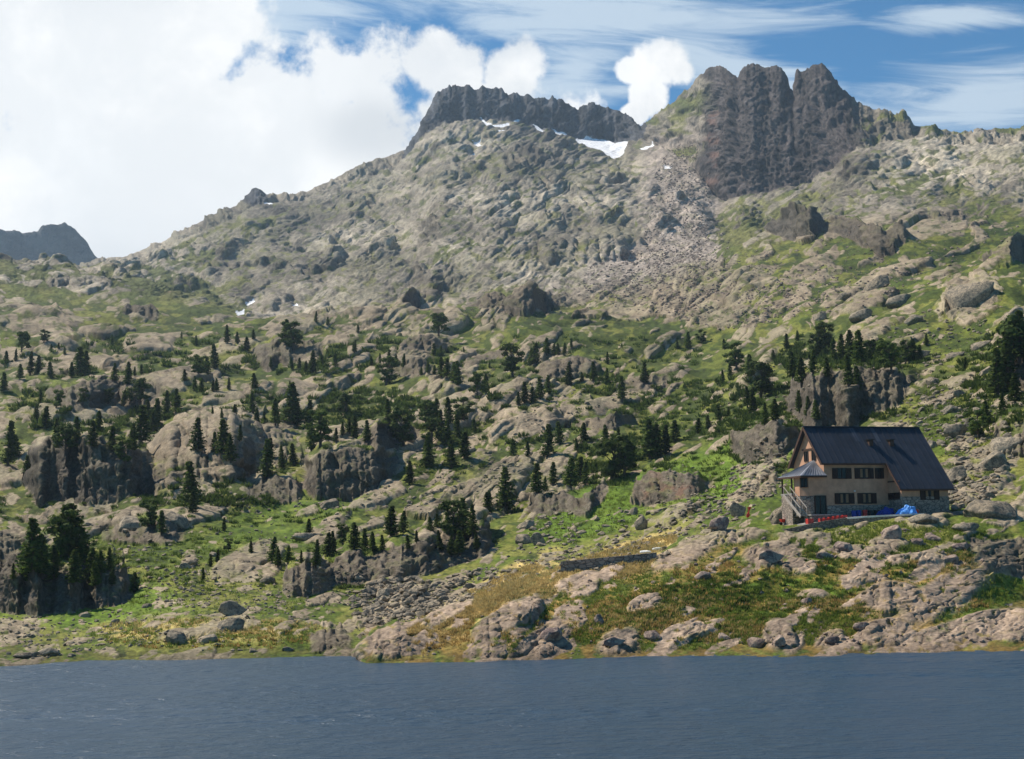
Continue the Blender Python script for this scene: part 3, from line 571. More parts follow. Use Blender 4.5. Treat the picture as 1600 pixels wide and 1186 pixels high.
# ------------------------------------------------------------ rocks
rng = np.random.default_rng(11); random.seed(5)
def ico(sub):
    import bmesh
    bm = bmesh.new(); bmesh.ops.create_icosphere(bm, subdivisions=sub, radius=1); bm.verts.ensure_lookup_table()
    v = np.array([q.co[:] for q in bm.verts]); f = np.array([[q.index for q in p.verts] for p in bm.faces]); bm.free(); return v, f
ICO = {k: ico(k) for k in (1, 2, 3, 4)}
def rock_shape(sub, seed, cuts=9, flat=.62):
    g = np.random.default_rng(seed); v, f = ICO[sub]; v = v.copy()
    for _ in range(cuts):
        n = g.normal(size=3); n /= np.linalg.norm(n); h = g.uniform(.45, .85); q = v @ n; m = q > h
        v[m] -= np.outer((q[m] - h) * .93, n)
    v *= np.array([1, g.uniform(.6, .95), flat * g.uniform(.8, 1.2)])
    v += g.normal(size=v.shape) * (.02 if sub < 3 else .010)
    return v, f
def granite(name, c, sc=1.2, dark=(.16, .14, .11)):
    m, t, b = surf(name, .93, .15); geo = t.node('ShaderNodeNewGeometry'); oi = t.node('ShaderNodeObjectInfo')
    n1 = t.noise(geo.outputs['Position'], sc, 6, .66); n2 = t.noise(geo.outputs['Position'], sc * 4, 4, .6)
    c1 = t.mix(t.rng(n1, .40, .58), col4(dark), col4(c)); v = t.rng(n2, .3, .7, .7, 1.25, False)
    c2 = t.mix(1., c1, t.xyz(v, v, v), 'MULTIPLY'); v2 = t.rng(oi.outputs['Random'], 0, 1, .75, 1.15, False)
    t.put(b.inputs['Base Color'], t.mix(1., c2, t.xyz(v2, v2, v2), 'MULTIPLY')); t.put(b.inputs['Normal'], t.bump(n1, .25, .8)); return m
M_ROCK = granite("pale_granite", (.33, .268, .192)); M_PINK = granite("pinkish_granite", (.33, .25, .195), 1.2, (.15, .11, .10))
SM = [rock_shape(1, 100 + i) for i in range(8)] + [rock_shape(2, 200 + i) for i in range(8)]
def scatter(name, zones, mat, sub2=.4):
    VV, FF = [], []; n0 = 0
    for (cx, cy, rx, ry, rot, n, s0, s1) in zones:
        c_, s_ = math.cos(math.radians(rot)), math.sin(math.radians(rot))
        for _ in range(n):
            r_ = math.sqrt(rng.random()) ; a = rng.random() * 6.283; u, w = rx * r_ * math.cos(a), ry * r_ * math.sin(a)
            h = hit(cx + u * c_ - w * s_, cy + u * s_ + w * c_)
            if h is None: continue
            p, d, n_z = h
            if (n_z < .45 and d < 900) or (d < 152 and cx + u > 572 and mat is M_ROCK): continue
            size = (s0 + (s1 - s0) * rng.random() ** 3) * d / F * .5
            v, f = SM[rng.integers(8, 16) if size * F / d > 3.2 else rng.integers(0, 8)]
            az = rng.random() * 6.283; ti = rng.normal(0, .3); ca, sa = math.cos(az), math.sin(az)
            q = v * size; q = np.stack([q[:, 0], q[:, 1] * math.cos(ti) - q[:, 2] * math.sin(ti), q[:, 1] * math.sin(ti) + q[:, 2] * math.cos(ti)], 1)
            q = np.stack([q[:, 0] * ca - q[:, 1] * sa, q[:, 0] * sa + q[:, 1] * ca, q[:, 2]], 1) + np.array([p.x, p.y, p.z + size * .18])
            VV.append(q); FF.append(f + n0); n0 += len(q)
    o = link(name, mesh_np(name, np.concatenate(VV), np.concatenate(FF), mat)); tag(o, kind='stuff'); return o
# (cx, cy, rx, ry, rotation, count, smallest and largest size in photo pixels)
Z1 = [(620,940,75,36,-8,800,4,22),(720,925,90,26,-20,380,4,18),(600,990,50,18,0,160,3,9),(960,870,90,22,-6,300,3,14),(850,870,60,30,-10,160,3,12),
      (870,830,40,30,0,90,4,20),(1110,800,90,34,-22,420,3,15),(1190,735,50,46,-40,420,3,14),(1010,820,90,36,-10,160,3,16),(480,935,140,34,-10,330,3,10),
      (120,985,150,34,0,420,3,11),(270,900,80,46,20,260,3,12),(340,930,120,40,0,260,3,9),(150,860,90,40,0,130,4,14),(400,800,150,50,0,220,3,10),
      (1480,660,40,60,-40,260,3,16),(1440,640,60,30,-30,260,3,12),(1530,700,60,60,-30,260,4,20),(1510,770,50,26,-10,200,4,22),(1560,620,60,60,0,220,3,12),
      (1060,760,60,40,0,140,3,10),(640,780,150,50,-15,260,3,9),(940,640,150,60,0,200,3,9),(1200,620,110,50,-20,260,3,9),(1440,540,110,50,-20,360,3,10),
      (300,1005,150,14,0,60,3,10),(60,1025,60,5,0,24,5,16),(700,700,120,60,0,160,3,8)]
scatter("scattered_stones", Z1, M_ROCK)
Z2 = [(1060,340,52,115,6,2600,1.5,6),(1030,440,120,50,0,2600,1.5,7),(1160,480,110,34,-6,900,1.5,7),(880,470,160,22,-8,700,1.5,5),(1100,400,40,60,0,700,1.5,5),
      (1300,450,140,40,-10,500,2,8),(1400,400,200,60,-10,500,2,7),(1180,430,50,40,0,300,2,6)]
scatter("scree", Z2, M_PINK)
Z3 = [(1200,900,200,60,0,90,3,12),(900,960,160,50,-10,60,3,12),(1400,860,150,40,0,70,3,13),(1290,1000,260,10,0,60,4,12),(760,1020,200,8,0,50,4,10)]
scatter("shore_stones", Z3, M_PINK)

BIG = [rock_shape(4, 300 + i, 14, .6) for i in range(7)]
BME = {}
def boulder(px, py, w, h, k=0, tilt=0., label=None, group=None, pink=False, name='boulder', depth=.8):
    hh = hit(px, py)
    if hh is None: return None
    p, d, _ = hh; key = (k % 7, pink)
    if key not in BME:
        v, f = BIG[k % 7]; v = v / np.abs(v).max(0)
        v = v * (1 + .05 * fbm(v[:, 0:1] * 3 + v[:, 2:3] * 2, v[:, 1:2] * 3 + 9, 4, k + 5))
        BME[key] = mesh_np(name, v, f, M_PINK if pink else M_ROCK, True)
    o = link(name, BME[key]); sx = w * .5 * d / F; sz = h * .62 * d / F
    o.location = (p.x + math.sin(math.atan2(p.x, p.y)) * sx * .4, p.y + math.cos(math.atan2(p.x, p.y)) * sx * .4, p.z + sz * .42)
    o.scale = (sx, sx * depth, sz); o.rotation_euler = (0, math.radians(tilt), -math.atan2(p.x, p.y)); tag(o, label, 'boulder', group); return o
# the ones that can be told apart
boulder(1512,478,88,52,1,-32,"largest tilted slab boulder high on the right slope above the cliff behind the hut")
boulder(1222,818,56,34,2,-14,"low rounded greenish boulder leaning against the left end of the hut")
boulder(1124,828,34,22,3,-10,"brown weathered boulder with a dark right side below the path left of the hut", pink=True)
boulder(1154,808,26,28,0,-20,"pointed pale boulder just left of the red flag")
boulder(1003,828,24,26,5,10,"pale upright boulder on the green lawn left of the hut and above the low wall")
boulder(990,805,16,14,4,0,"smaller pale boulder just above the upright one on the green lawn")
boulder(1553,808,86,34,6,-4,"broad cracked boulder right of the hut at the right edge of the terrace grass")
boulder(1390,842,36,24,2,0,"rounded grey boulder in the grass straight below the hut", pink=True)
boulder(1447,819,54,18,5,4,"flat pale boulder just below the right wing of the hut")
boulder(1508,830,42,14,3,0,"flat pale boulder lying right of the one under the wing")
boulder(363,962,44,26,0,0,"dark-sided boulder standing on the skyline of the grassy islet")
boulder(362,985,44,22,4,8,"pale boulder in the middle of the grassy islet")
boulder(322,1005,34,14,2,0,"low rounded boulder on the front of the grassy islet")
boulder(278,1005,36,22,6,0,"brown boulder beside two smaller stones on the front of the grassy islet")
boulder(78,1026,38,15,5,0,"smooth pale boulder at the waterline on the far left shore")
boulder(40,1029,40,9,3,0,"flat pale boulder at the waterline left of the smooth one")
boulder(208,828,62,26,1,0,"wide cracked boulder below the big dark cliff on the left")
boulder(278,822,50,24,6,12,"boulder with a dark right side beside the wide cracked one on the left")
boulder(512,795,36,18,2,0,"rounded brown boulder above the small grass knoll in the middle left")
boulder(420,912,28,14,5,0,"small brown boulder on the grass right of the tilted slab")
boulder(475,845,40,14,3,4,"pale flat boulder on the light green meadow")
boulder(820,850,30,22,6,-20,"dark tilted block at the foot of the waterfall gully")
boulder(840,852,26,22,0,20,"brown angular block beside the dark tilted block under the gully")
boulder(822,826,34,14,4,-10,"flat slab lying in the waterfall gully")
boulder(1490,752,50,22,4,-24,"long leaning boulder right of the hut roof's lower corner")
boulder(1545,735,56,26,2,-28,"long pale boulder stacked up the slope right of the hut")
boulder(1570,705,60,30,1,-24,"biggest grey boulder near the right edge above the hut's eaves")
boulder(1492,684,36,24,3,0,"square grey boulder up the grass right of the hut ridge")
boulder(1487,645,28,14,5,-10,"dark-bellied boulder high on the grass right of the hut ridge")
boulder(1520,672,26,20,0,-40,"leaning pale boulder touching the shrubs right of the hut")
boulder(1458,700,18,16,6,0,"small boulder beside the upper right roof edge")
g = "pale boulders at the foot of the big slope"
for i, (x, y, w, h, t_) in enumerate([(450,1018,20,8,0),(395,1020,16,8,0),(130,965,18,9,0),(180,975,14,8,0),(230,950,16,8,10),(300,885,22,12,-20),(335,870,16,9,0),(290,890,20,12,0),
                                     (560,905,18,9,0),(655,945,20,12,0),(690,935,18,10,0),(600,930,24,11,0),(640,965,22,10,0),(580,955,18,9,0),(735,920,20,10,0),(770,905,18,9,0)]):
    boulder(x, y, w, h, i, t_, "pale angular boulder among the stones along the foot of the slope", g)
g = "boulders on the grassy right hillside"
for i, (x, y, w, h, t_) in enumerate([(1440,560,30,16,-20),(1490,560,36,14,-20),(1540,585,30,12,-20),(1405,480,44,22,-10),(1370,450,50,20,-20),(1320,470,34,16,-20),(1460,600,24,14,0),(1500,620,20,12,0),
                                     (1530,545,40,16,-25),(1580,500,40,18,-30),(1345,500,40,18,-15),(1280,500,30,14,-20),(1430,505,34,16,-10)]):
    boulder(x, y, w, h, i, t_, "grey boulder lying on the grassy hillside above the hut", g)
g = "rounded boulders in the turf of the promontory"
for i, (x, y, w, h, t_) in enumerate([(1205,880,40,24,-8),(1180,1012,34,20,-30),(1215,1010,26,16,-30),(1300,1008,24,14,0),(1260,945,20,12,0),(1100,905,30,14,-10),(1320,860,34,16,0),(1290,875,30,14,0),(1455,845,30,14,0),
                                     (1430,852,24,14,20),(1500,860,30,12,0),(935,975,20,16,-30),(860,1000,50,22,-30),(1020,1000,30,18,-20),(960,1010,36,16,-10),(1130,1000,24,12,0),(1480,880,34,14,0),(1345,985,26,14,0)]):
    boulder(x, y, w, h, i, t_, "pinkish boulder half sunk in the turf between hut and shore", g, True)

# ------------------------------------------------------------ trees
def leafmat(name, c, c2):
    m, t, b = surf(name, .8, .15); geo = t.node('ShaderNodeNewGeometry'); oi = t.node('ShaderNodeObjectInfo')
    n = t.noise(geo.outputs['Position'], 1.1, 4, .6); cm = t.mix(t.rng(n, .35, .65), col4(c), col4(c2)); v = t.rng(oi.outputs['Random'], 0, 1, .65, 1.35, False)
    cf_ = t.mix(1., cm, t.xyz(v, v, v), 'MULTIPLY'); t.put(b.inputs['Base Color'], cf_)
    tr = t.node('ShaderNodeBsdfTranslucent'); t.put(tr.inputs[0], cf_); ms = t.node('ShaderNodeMixShader'); ms.inputs[0].default_value = .4
    t.l.new(b.outputs[0], ms.inputs[1]); t.l.new(tr.outputs[0], ms.inputs[2]); t.l.new(ms.outputs[0], t.n['Material Output'].inputs[0]); return m
M_NEEDLE = leafmat("pine_needles", (.034, .062, .014), (.095, .13, .026)); M_BARK, t, b = surf("bark", .95, .1); b.inputs['Base Color'].default_value = (.09, .07, .055, 1)
def tree_meshes(kind, seed):
    g = np.random.default_rng(seed); V, Fc = [], []
    def quad(p, s, n):
        n = n / (np.linalg.norm(n) + 1e-6); a = np.cross(n, g.normal(size=3)); a /= np.linalg.norm(a) + 1e-6; b = np.cross(n, a); k0 = len(V)
        for (u, w) in ((-1, -.35), (0, -.8), (1, -.2), (.6, .6), (-.5, .7)): V.append(p + (a * u + b * w) * s * g.uniform(.7, 1.3))
        Fc.append((k0, k0 + 1, k0 + 2, k0 + 3)); Fc.append((k0, k0 + 3, k0 + 4, k0 + 4))
    tv, tf = [], []
    def tube(p0, p1, r0, r1, n=6):
        p0 = np.array(p0, float); p1 = np.array(p1, float); d = p1 - p0; d /= np.linalg.norm(d); a = np.cross(d, [.3, .9, .1]); a /= np.linalg.norm(a); b = np.cross(d, a); k0 = len(tv)
        for (p, r) in ((p0, r0), (p1, r1)):
            for i in range(n): tv.append(p + (a * math.cos(6.2832 * i / n) + b * math.sin(6.2832 * i / n)) * r)
        for i in range(n): tf.append((k0 + i, k0 + (i + 1) % n, k0 + n + (i + 1) % n, k0 + n + i))
    # height 1; crown of whorled branches carrying needle tufts
    if kind == 'cone':
        bend = g.normal(0, .02, 2); tube((0, 0, -.08), (bend[0], bend[1], .95), .028, .006)
        wd = g.uniform(.15, .21); z = .06 + g.uniform(0, .06)
        while z < .99:
            r = wd * (1 - z) ** .75 * (1.05 if z > .15 else .8) + .008
            for b_ in range(int(7 + 3 * (1 - z))):
                a = g.uniform(0, 6.283); rr = r * g.uniform(.55, 1.2)
                if g.random() < .10: continue
                tip = np.array([math.cos(a) * rr, math.sin(a) * rr, z - .12 * rr + g.normal(0, .008)]); base = np.array([bend[0] * z, bend[1] * z, z])
                for s in np.linspace(.35, 1, 4): quad(base + (tip - base) * s + g.normal(0, .008, 3), .030 * (1.25 - .35 * s), g.normal(size=3) + [0, 0, .7])
            z += .030
    else:
        hs = g.uniform(.2, .3); lean = g.normal(0, .06, 2); tube((0, 0, -.08), (lean[0], lean[1], .55), .04, .02)
        cl_ = []
        for i in range(int(g.integers(19, 26))):
            a = g.uniform(0, 6.283); z = g.uniform(.14, .93); rr = g.uniform(.05, .33) * (1.15 - abs(z - .55) * 1.3); c = np.array([lean[0] + math.cos(a) * rr, lean[1] + math.sin(a) * rr, z]); cl_.append(c)
            tube((lean[0] * z, lean[1] * z, max(.12, z - .22)), c, .014, .005, 5)
        for c in cl_:
            s_ = g.uniform(.10, .17)
            for _ in range(75):
                v = g.normal(size=3); v /= np.linalg.norm(v); quad(c + v * s_ * g.uniform(.3, 1.1) * [1, 1, .65], .034, v + [0, 0, .3])
    cm = bpy.data.meshes.new("crown"); cm.from_pydata([tuple(v) for v in V], [], [f[:3] if f[2] == f[3] else f for f in Fc]); cm.materials.append(M_NEEDLE); cm.update()
    tm = bpy.data.meshes.new("trunk"); tm.from_pydata([tuple(v) for v in tv], [], tf); tm.materials.append(M_BARK); tm.update()
    return cm, tm
TM = {'cone': [tree_meshes('cone', 10 + i) for i in range(9)], 'B': [tree_meshes('B', 40 + i) for i in range(6)]}
TREES = []
def T_(ox, oy, sc, lst): 
    for q in lst: TREES.append((ox + q[0] / sc, oy + q[1] / sc, q[2] / sc, len(q) > 3))
B = 1
T_(0,480,2.857,[(95,200,80,B),(195,155,50,B),(28,255,50),(70,240,50),(228,195,28),(262,185,25),(288,212,35),(355,300,110),(385,290,90),(135,300,90),(170,300,70),(225,315,60),(88,320,55),(15,370,70),
 (320,310,60),(500,175,45),(510,330,70),(570,345,90),(600,305,35),(632,298,40),(810,138,26),(875,172,40),(1015,158,72),(1058,160,45),(1100,195,60),(1130,140,40),(885,305,80,B),(920,300,70),(960,270,90),
 (825,330,48),(867,368,52),(898,370,45),(950,375,45),(968,375,50),(1022,366,50),(1138,362,62),(1208,268,40),(1305,278,50),(1335,275,45),(1368,295,50),(1395,295,85),(1440,260,50),(1498,265,55),(1410,65,40),(1463,78,32),
 (1310,190,120,B),(1280,160,90),(1582,200,40),(1295,360,28),(180,430,55),(250,450,80,B),(370,430,60,B),(480,430,70,B),(625,440,110,B),(660,520,90),(700,540,110),(740,480,100),(790,470,90),(550,440,60),(200,540,90),
 (160,500,60),(290,660,120,B),(250,600,90),(340,600,90),(410,620,100),(440,560,80),(500,640,100),(560,700,120,B),(590,640,100),(630,600,130),(680,560,80),(35,700,150),(70,670,80),(120,760,90),(880,640,120),(960,650,80),
 (1000,660,130),(1030,690,100),(1070,600,60),(950,475,30),(990,492,38),(1048,480,40),(1130,470,75),(1145,510,50),(1180,515,50),(1230,525,100),(1305,520,150),(1325,530,100),(1378,530,100),
 (1430,620,150,B),(1390,640,110),(1500,600,60),(1530,570,50),(1545,480,90,B),(1190,760,150),(1210,680,80),(1260,720,90),(1310,700,80),(855,890,160),(1560,560,60)])
LONE = len(TREES)
T_(540,480,2.963,[(430,135,100,B),(58,115,35),(42,210,50),(120,268,40),(160,260,40),(185,360,120,B),(205,270,60),(235,270,45),(268,280,60),(382,305,48),(410,310,40),(445,325,80),(470,330,85),
 (500,345,80),(520,360,95),(350,310,30),(410,220,45),(440,222,45),(548,208,25),(665,280,28),(775,320,130,B),(880,260,90),(855,270,70),(930,225,75),(965,222,50),(985,220,50),(1012,215,45),(1045,190,40),(1148,340,80),
 (1210,355,70),(1213,262,50),(1030,360,90),(1095,345,40),(1385,350,90),(610,420,120,B),(650,400,80),(830,440,90),(870,440,70),(900,420,90),(940,400,80),(800,450,60),(1280,430,100),(1535,190,40),(1585,190,70),
 (200,530,100),(270,640,160,B),(230,600,120),(370,540,100,B),(420,530,100),(480,540,110),(550,530,120,B),(520,600,90),(600,580,60),(400,640,120,B),(470,640,100),(380,735,130),(490,740,110),(550,700,110),(295,820,90),
 (100,620,80),(40,600,90),(440,580,90),(775,680,60),(845,690,60),(935,690,130),(990,630,90),(1105,620,80),(1070,660,50),(1205,640,90),(1230,800,180,B),(1290,780,160,B),(1265,640,70),(1410,700,160),
 (1440,690,130),(1480,680,120),(1525,620,80),(745,930,155),(665,940,80),(885,865,120),(925,850,60),(960,820,90),(1040,830,120),(1080,810,110),(1110,820,100)])
T_(1060,400,2.963,[(105,400,55,B),(45,420,60),(215,430,40),(270,520,110,B),(240,560,60),(205,590,60),(330,560,90),(380,660,140,B),(440,480,40),(500,430,70),(550,390,40),(640,470,110,B),(680,420,100,B),
 (720,480,90),(760,470,90),(800,490,120),(840,500,130),(530,560,110),(570,600,120),(620,540,100),(690,560,80),(790,600,120),(830,620,100),(900,480,80,B),(940,500,110),(990,540,130,B),(1050,500,100,B),(1090,480,90),
 (1120,480,60),(1150,415,50),(1325,525,50),(1540,560,250,B),(1480,640,180),(1520,620,200),(1580,480,200),(1560,680,120),(1500,740,90),(1390,840,110,B),(1430,780,90),(320,700,80),(350,720,90),(190,760,60),(140,800,60),
 (90,820,60),(230,740,40),(640,760,80),(600,740,80),(560,720,90),(400,780,90),(450,760,80)])
T_(0,780,2.857,[(150,330,200),(110,370,140),(190,340,150),(260,280,190,B),(300,260,200),(340,250,190),(380,300,150),(240,360,140),(330,380,120),(400,370,120),(450,330,90),(490,320,90),(500,380,60),(600,415,80),
 (430,390,100),(60,360,60),(680,140,130,B),(720,150,80),(1020,230,50,B),(940,300,50),(970,280,50),(905,360,45),(1120,240,45),(1215,280,90),(1240,300,70),(1285,285,70),(1345,285,50),(1380,160,60),(1410,300,100),
 (1460,250,90),(1490,240,80),(1530,200,80,B),(1580,220,110),(1000,140,50),(860,60,80)])
T_(560,780,2.963,[(150,170,120),(205,150,90),(365,130,55),(335,150,60),(405,150,70),(450,190,160,B),(490,180,150),(530,170,120),(600,65,80),(690,50,70),(30,230,80),(70,250,80),(110,240,70),(230,230,60),(270,200,50),
 (380,240,90),(430,260,80),(470,250,90),(550,230,60)])
TREES = TREES[:300]
def tree_label(px, py, broad):
    k = 'broad dark pine' if broad else 'slim dark pine'
    if py > 820: w = 'on the dark outcrop at the lower left shore' if px < 240 else ('on the scattered grass knolls at the lower middle left' if px < 500 else 'along the long dark cliff above the stone field')
    elif py < 590 and px < 1100: w = 'on the upper rock bench at the left' if px < 560 else 'on the upper rock bench in the middle'
    elif px < 340: w = 'on the big dark cliff at the left'
    elif px < 640: w = 'beside the pale slabs in the middle left'
    elif px < 1060: w = 'on the rocky slope in the middle'
    elif px < 1500: w = 'on the cliffs behind the hut'
    else: w = 'on the steep slope at the right edge'
    return k + ' growing ' + w, 'pines ' + w
for i, (px, py, hpx, broad) in enumerate(TREES):
    h = hit(px, py + 1)
    if h is None: continue
    p, d, _ = h; cm, tm = TM['B' if broad else 'cone'][random.randrange(6 if broad else 9)]
    o = empty('pine_tree', p, random.uniform(0, 6.28)); o.rotation_euler = (random.gauss(0, .05), random.gauss(0, .05), random.uniform(0, 6.28)); s = hpx * d / F * 1.16 * random.uniform(.92, 1.08); sw = s * (random.uniform(.95, 1.3) if broad else random.uniform(1.2, 1.75)); o.scale = (sw, sw, s)
    lab, grp = tree_label(px, py, broad)
    if i == LONE: tag(o, 'lone broad pine standing on the crest of the rock bench against the mountain', 'tree')
    else: tag(o, lab, 'tree', grp + (' with broad crowns' if broad else ''))
    link('crown', cm, o); link('trunk', tm, o)

TZ = [(x, y + 2, 26, 7, 0, 2) for (x, y, h_, b_) in TREES if x < 1180 or y < 600]
# ground cover: tufts and low shrubs
def tufts(name, zones, mat, blade, hpx, wpx):
    V, Fc = [], []
    for (cx, cy, rx, ry, rot, n) in zones:
        c_, s_ = math.cos(math.radians(rot)), math.sin(math.radians(rot))
        for _ in range(n):
            r_ = math.sqrt(rng.random()); a = rng.random() * 6.283; u, w = rx * r_ * math.cos(a), ry * r_ * math.sin(a); h = hit(cx + u * c_ - w * s_, cy + u * s_ + w * c_)
            if h is None or h[2] < .5 or h[0].z < .25 or hit.rock > .45: continue
            p, d, _ = h
            X_ = (p.x - HO[0]) * math.cos(HTH) + (p.y - HO[1]) * math.sin(HTH); Y_ = -(p.x - HO[0]) * math.sin(HTH) + (p.y - HO[1]) * math.cos(HTH)
            if -4.5 < X_ < 17 and -4.3 < Y_ < 9 : continue
            hh = hpx * d / F * rng.uniform(.5, 1.3); ww = wpx * d / F * rng.uniform(.6, 1.3)
            for _ in range(blade):
                a = rng.random() * 6.283; r0 = ww * math.sqrt(rng.random()); x, y = p.x + math.cos(a) * r0, p.y + math.sin(a) * r0; a2 = rng.random() * 6.283; b_ = hh * .16; k0 = len(V)
                lx, ly = math.cos(a) * hh * .45, math.sin(a) * hh * .45; hz_ = hh * (1.15 - .6 * r0 / ww)
                V.extend([(x - math.cos(a2) * b_, y - math.sin(a2) * b_, p.z - hh * .1), (x + math.cos(a2) * b_, y + math.sin(a2) * b_, p.z - hh * .1), (x + lx, y + ly, p.z + hz_)]); Fc.append((k0, k0 + 1, k0 + 2))
    tag(link(name, mesh_np(name, V, Fc, mat)), kind='stuff')
M_TUFT = leafmat("grass_blades", (.13, .19, .03), (.23, .27, .05)); M_DRY = leafmat("dry_grass_blades", (.42, .31, .12), (.66, .50, .21)); M_SHRUB = leafmat("shrub_leaves", (.045, .08, .015), (.11, .16, .03))
PR = [(1250,900,260,75,0,1),(1100,970,220,45,-4,1),(900,960,160,50,-14,1),(1400,850,170,34,0,1),(1250,985,180,24,0,1)]
tufts("grass_tufts", [z[:5] + (int(z[5] * 2600),) for z in PR] + [(320,990,180,24,0,900),(1540,935,90,30,-30,500),(930,800,110,40,-20,700),(1120,745,120,40,-15,700),(300,900,260,70,0,1500),(1500,680,80,90,-30,1100)], M_TUFT, 7, 4.5, 3.2)
tufts("dry_grass", [(880,905,190,20,-20,3600),(740,940,130,16,-28,2600),(1020,880,80,10,-18,900),(1000,960,120,22,-10,900),(1110,985,90,18,0,600),(660,990,90,24,-15,800),(1500,880,90,16,0,500),(1350,945,180,10,0,500),(330,980,180,12,0,500)], M_DRY, 7, 5.0, 3.0)
tufts("low_shrubs", [(1290,862,120,14,0,143),(1080,935,120,26,-10,165),(1230,930,200,40,0,209),(1380,880,160,24,0,143),(1120,740,130,46,-15,121),(520,640,120,50,0,143),(400,770,200,50,0,176),(700,690,200,70,0,231),(1000,640,140,60,0,198),
   (150,800,160,60,0,143),(1080,640,120,50,0,176),(1330,560,120,30,0,110),(1480,600,100,60,0,110),(330,870,180,60,0,143),(1180,680,80,40,0,110),(900,560,200,40,0,143),(300,560,260,40,0,143)] + TZ, M_SHRUB, 34, 5.5, 6.)
tufts("dark_shrubs", [(130,640,110,40,0,260),(350,640,130,30,0,150),(340,770,140,24,0,200),(560,640,110,30,0,200),(640,880,140,24,-14,260),(760,660,120,40,0,200),(1180,640,80,60,0,240),(1320,560,110,26,0,220),(1320,640,100,20,0,120),
   (90,900,110,40,0,240),(560,560,200,30,0,200),(960,720,90,40,0,160),(1560,600,60,80,0,200),(1200,700,60,40,0,140),(200,560,200,30,0,160),(880,620,160,40,0,200)], M_NEEDLE, 40, 8., 7.)
M_RUS = leafmat("russet_grass_blades", (.22, .14, .045), (.36, .24, .08))
tufts("russet_grass", [(1000,960,170,34,-10,450),(780,985,90,24,-10,200),(1130,985,120,24,0,250),(1350,945,200,16,0,250),(1120,895,70,16,0,125),(640,1005,60,16,0,130),(1500,875,90,16,0,150),(1280,880,120,16,0,125),(330,1000,170,16,0,150)], M_RUS, 9, 5.5, 4.)
# ------------------------------------------------------------ the mountain hut and its things
def plain(name, c, rough=.8, metal=0., sc=3., amt=.25, bump=.02):
    m, t, b = surf(name, rough, .3); geo = t.node('ShaderNodeTexCoord'); n = t.noise(geo.outputs['Object'], sc, 5, .65); v = t.rng(n, .3, .7, 1 - amt, 1 + amt, False)
    t.put(b.inputs['Base Color'], t.mix(1., col4(c), t.xyz(v, v, v), 'MULTIPLY')); b.inputs['Metallic'].default_value = metal; t.put(b.inputs['Normal'], t.bump(n, bump)); return m
def stone(name, c1, c2, sc=1.7):
    m, t, b = surf(name, .95, .15); tc = t.node('ShaderNodeTexCoord'); mp = t.node('ShaderNodeMapping'); t.put(mp.inputs[0], tc.outputs['Object']); mp.inputs['Scale'].default_value = (1, 1, 1.7)
    v1 = t.node('ShaderNodeTexVoronoi'); v1.inputs['Scale'].default_value = sc; t.put(v1.inputs['Vector'], mp.outputs[0]); v2 = t.node('ShaderNodeTexVoronoi', feature='DISTANCE_TO_EDGE'); v2.inputs['Scale'].default_value = sc; t.put(v2.inputs['Vector'], mp.outputs[0])
    s_ = t.node('ShaderNodeSeparateColor'); t.put(s_.inputs[0], v1.outputs['Color']); c = t.mix(s_.outputs[0], col4(c1), col4(c2)); e = t.rng(v2.outputs['Distance'], 0, .09)
    t.put(b.inputs['Base Color'], t.mix(e, (.09, .08, .07, 1), c)); t.put(b.inputs['Normal'], t.bump(e, .05)); return m
M_STUC = plain("ochre_render", (.50, .28, .175), .9, 0, .8, .22); M_STONE = stone("rubble_stone", (.22, .18, .15), (.40, .32, .26)); M_STONE2 = stone("dark_rubble", (.17, .14, .12), (.30, .25, .2), 2.2)
M_ROOF = plain("slate_blue_sheet", (.028, .034, .048), .6, 0, .5, .3); M_ROOF2 = plain("slate_blue_sheet_pale", (.055, .063, .08), .55, 0, .5, .3); M_ZINC = plain("pale_zinc", (.23, .24, .27), .5, .2, 1., .25)
M_WOOD = plain("dark_brown_wood", (.035, .018, .012), .7); M_TRIM = plain("brown_fascia", (.07, .035, .022), .7); M_CONC = plain("pale_concrete", (.75, .71, .65), .9, 0, 2.); M_GREYC = plain("grey_concrete", (.30, .28, .26), .9)
M_GLASS, t, b = surf("window_glass", .25, .25); b.inputs['Base Color'].default_value = (.008, .008, .009, 1)
M_CURT = plain("tan_curtain", (.22, .13, .07), .9, 0, 6.); M_RED = plain("red_plastic", (.62, .045, .03), .45, 0, 2., .12); M_BLUE = plain("blue_tarpaulin", (.12, .36, .85), .45, 0, 1.5, .35); M_DBLUE = plain("dark_blue_plastic", (.02, .05, .28), .5)
M_BLACK = plain("black_plastic", (.015, .015, .017), .5); M_PALE = plain("white_sacking", (.8, .79, .76), .8); M_RAIL = plain("pale_timber", (.36, .31, .27), .8)
HM = Matrix.Translation(HO.tolist()) @ Matrix.Rotation(HTH, 4, 'Z')
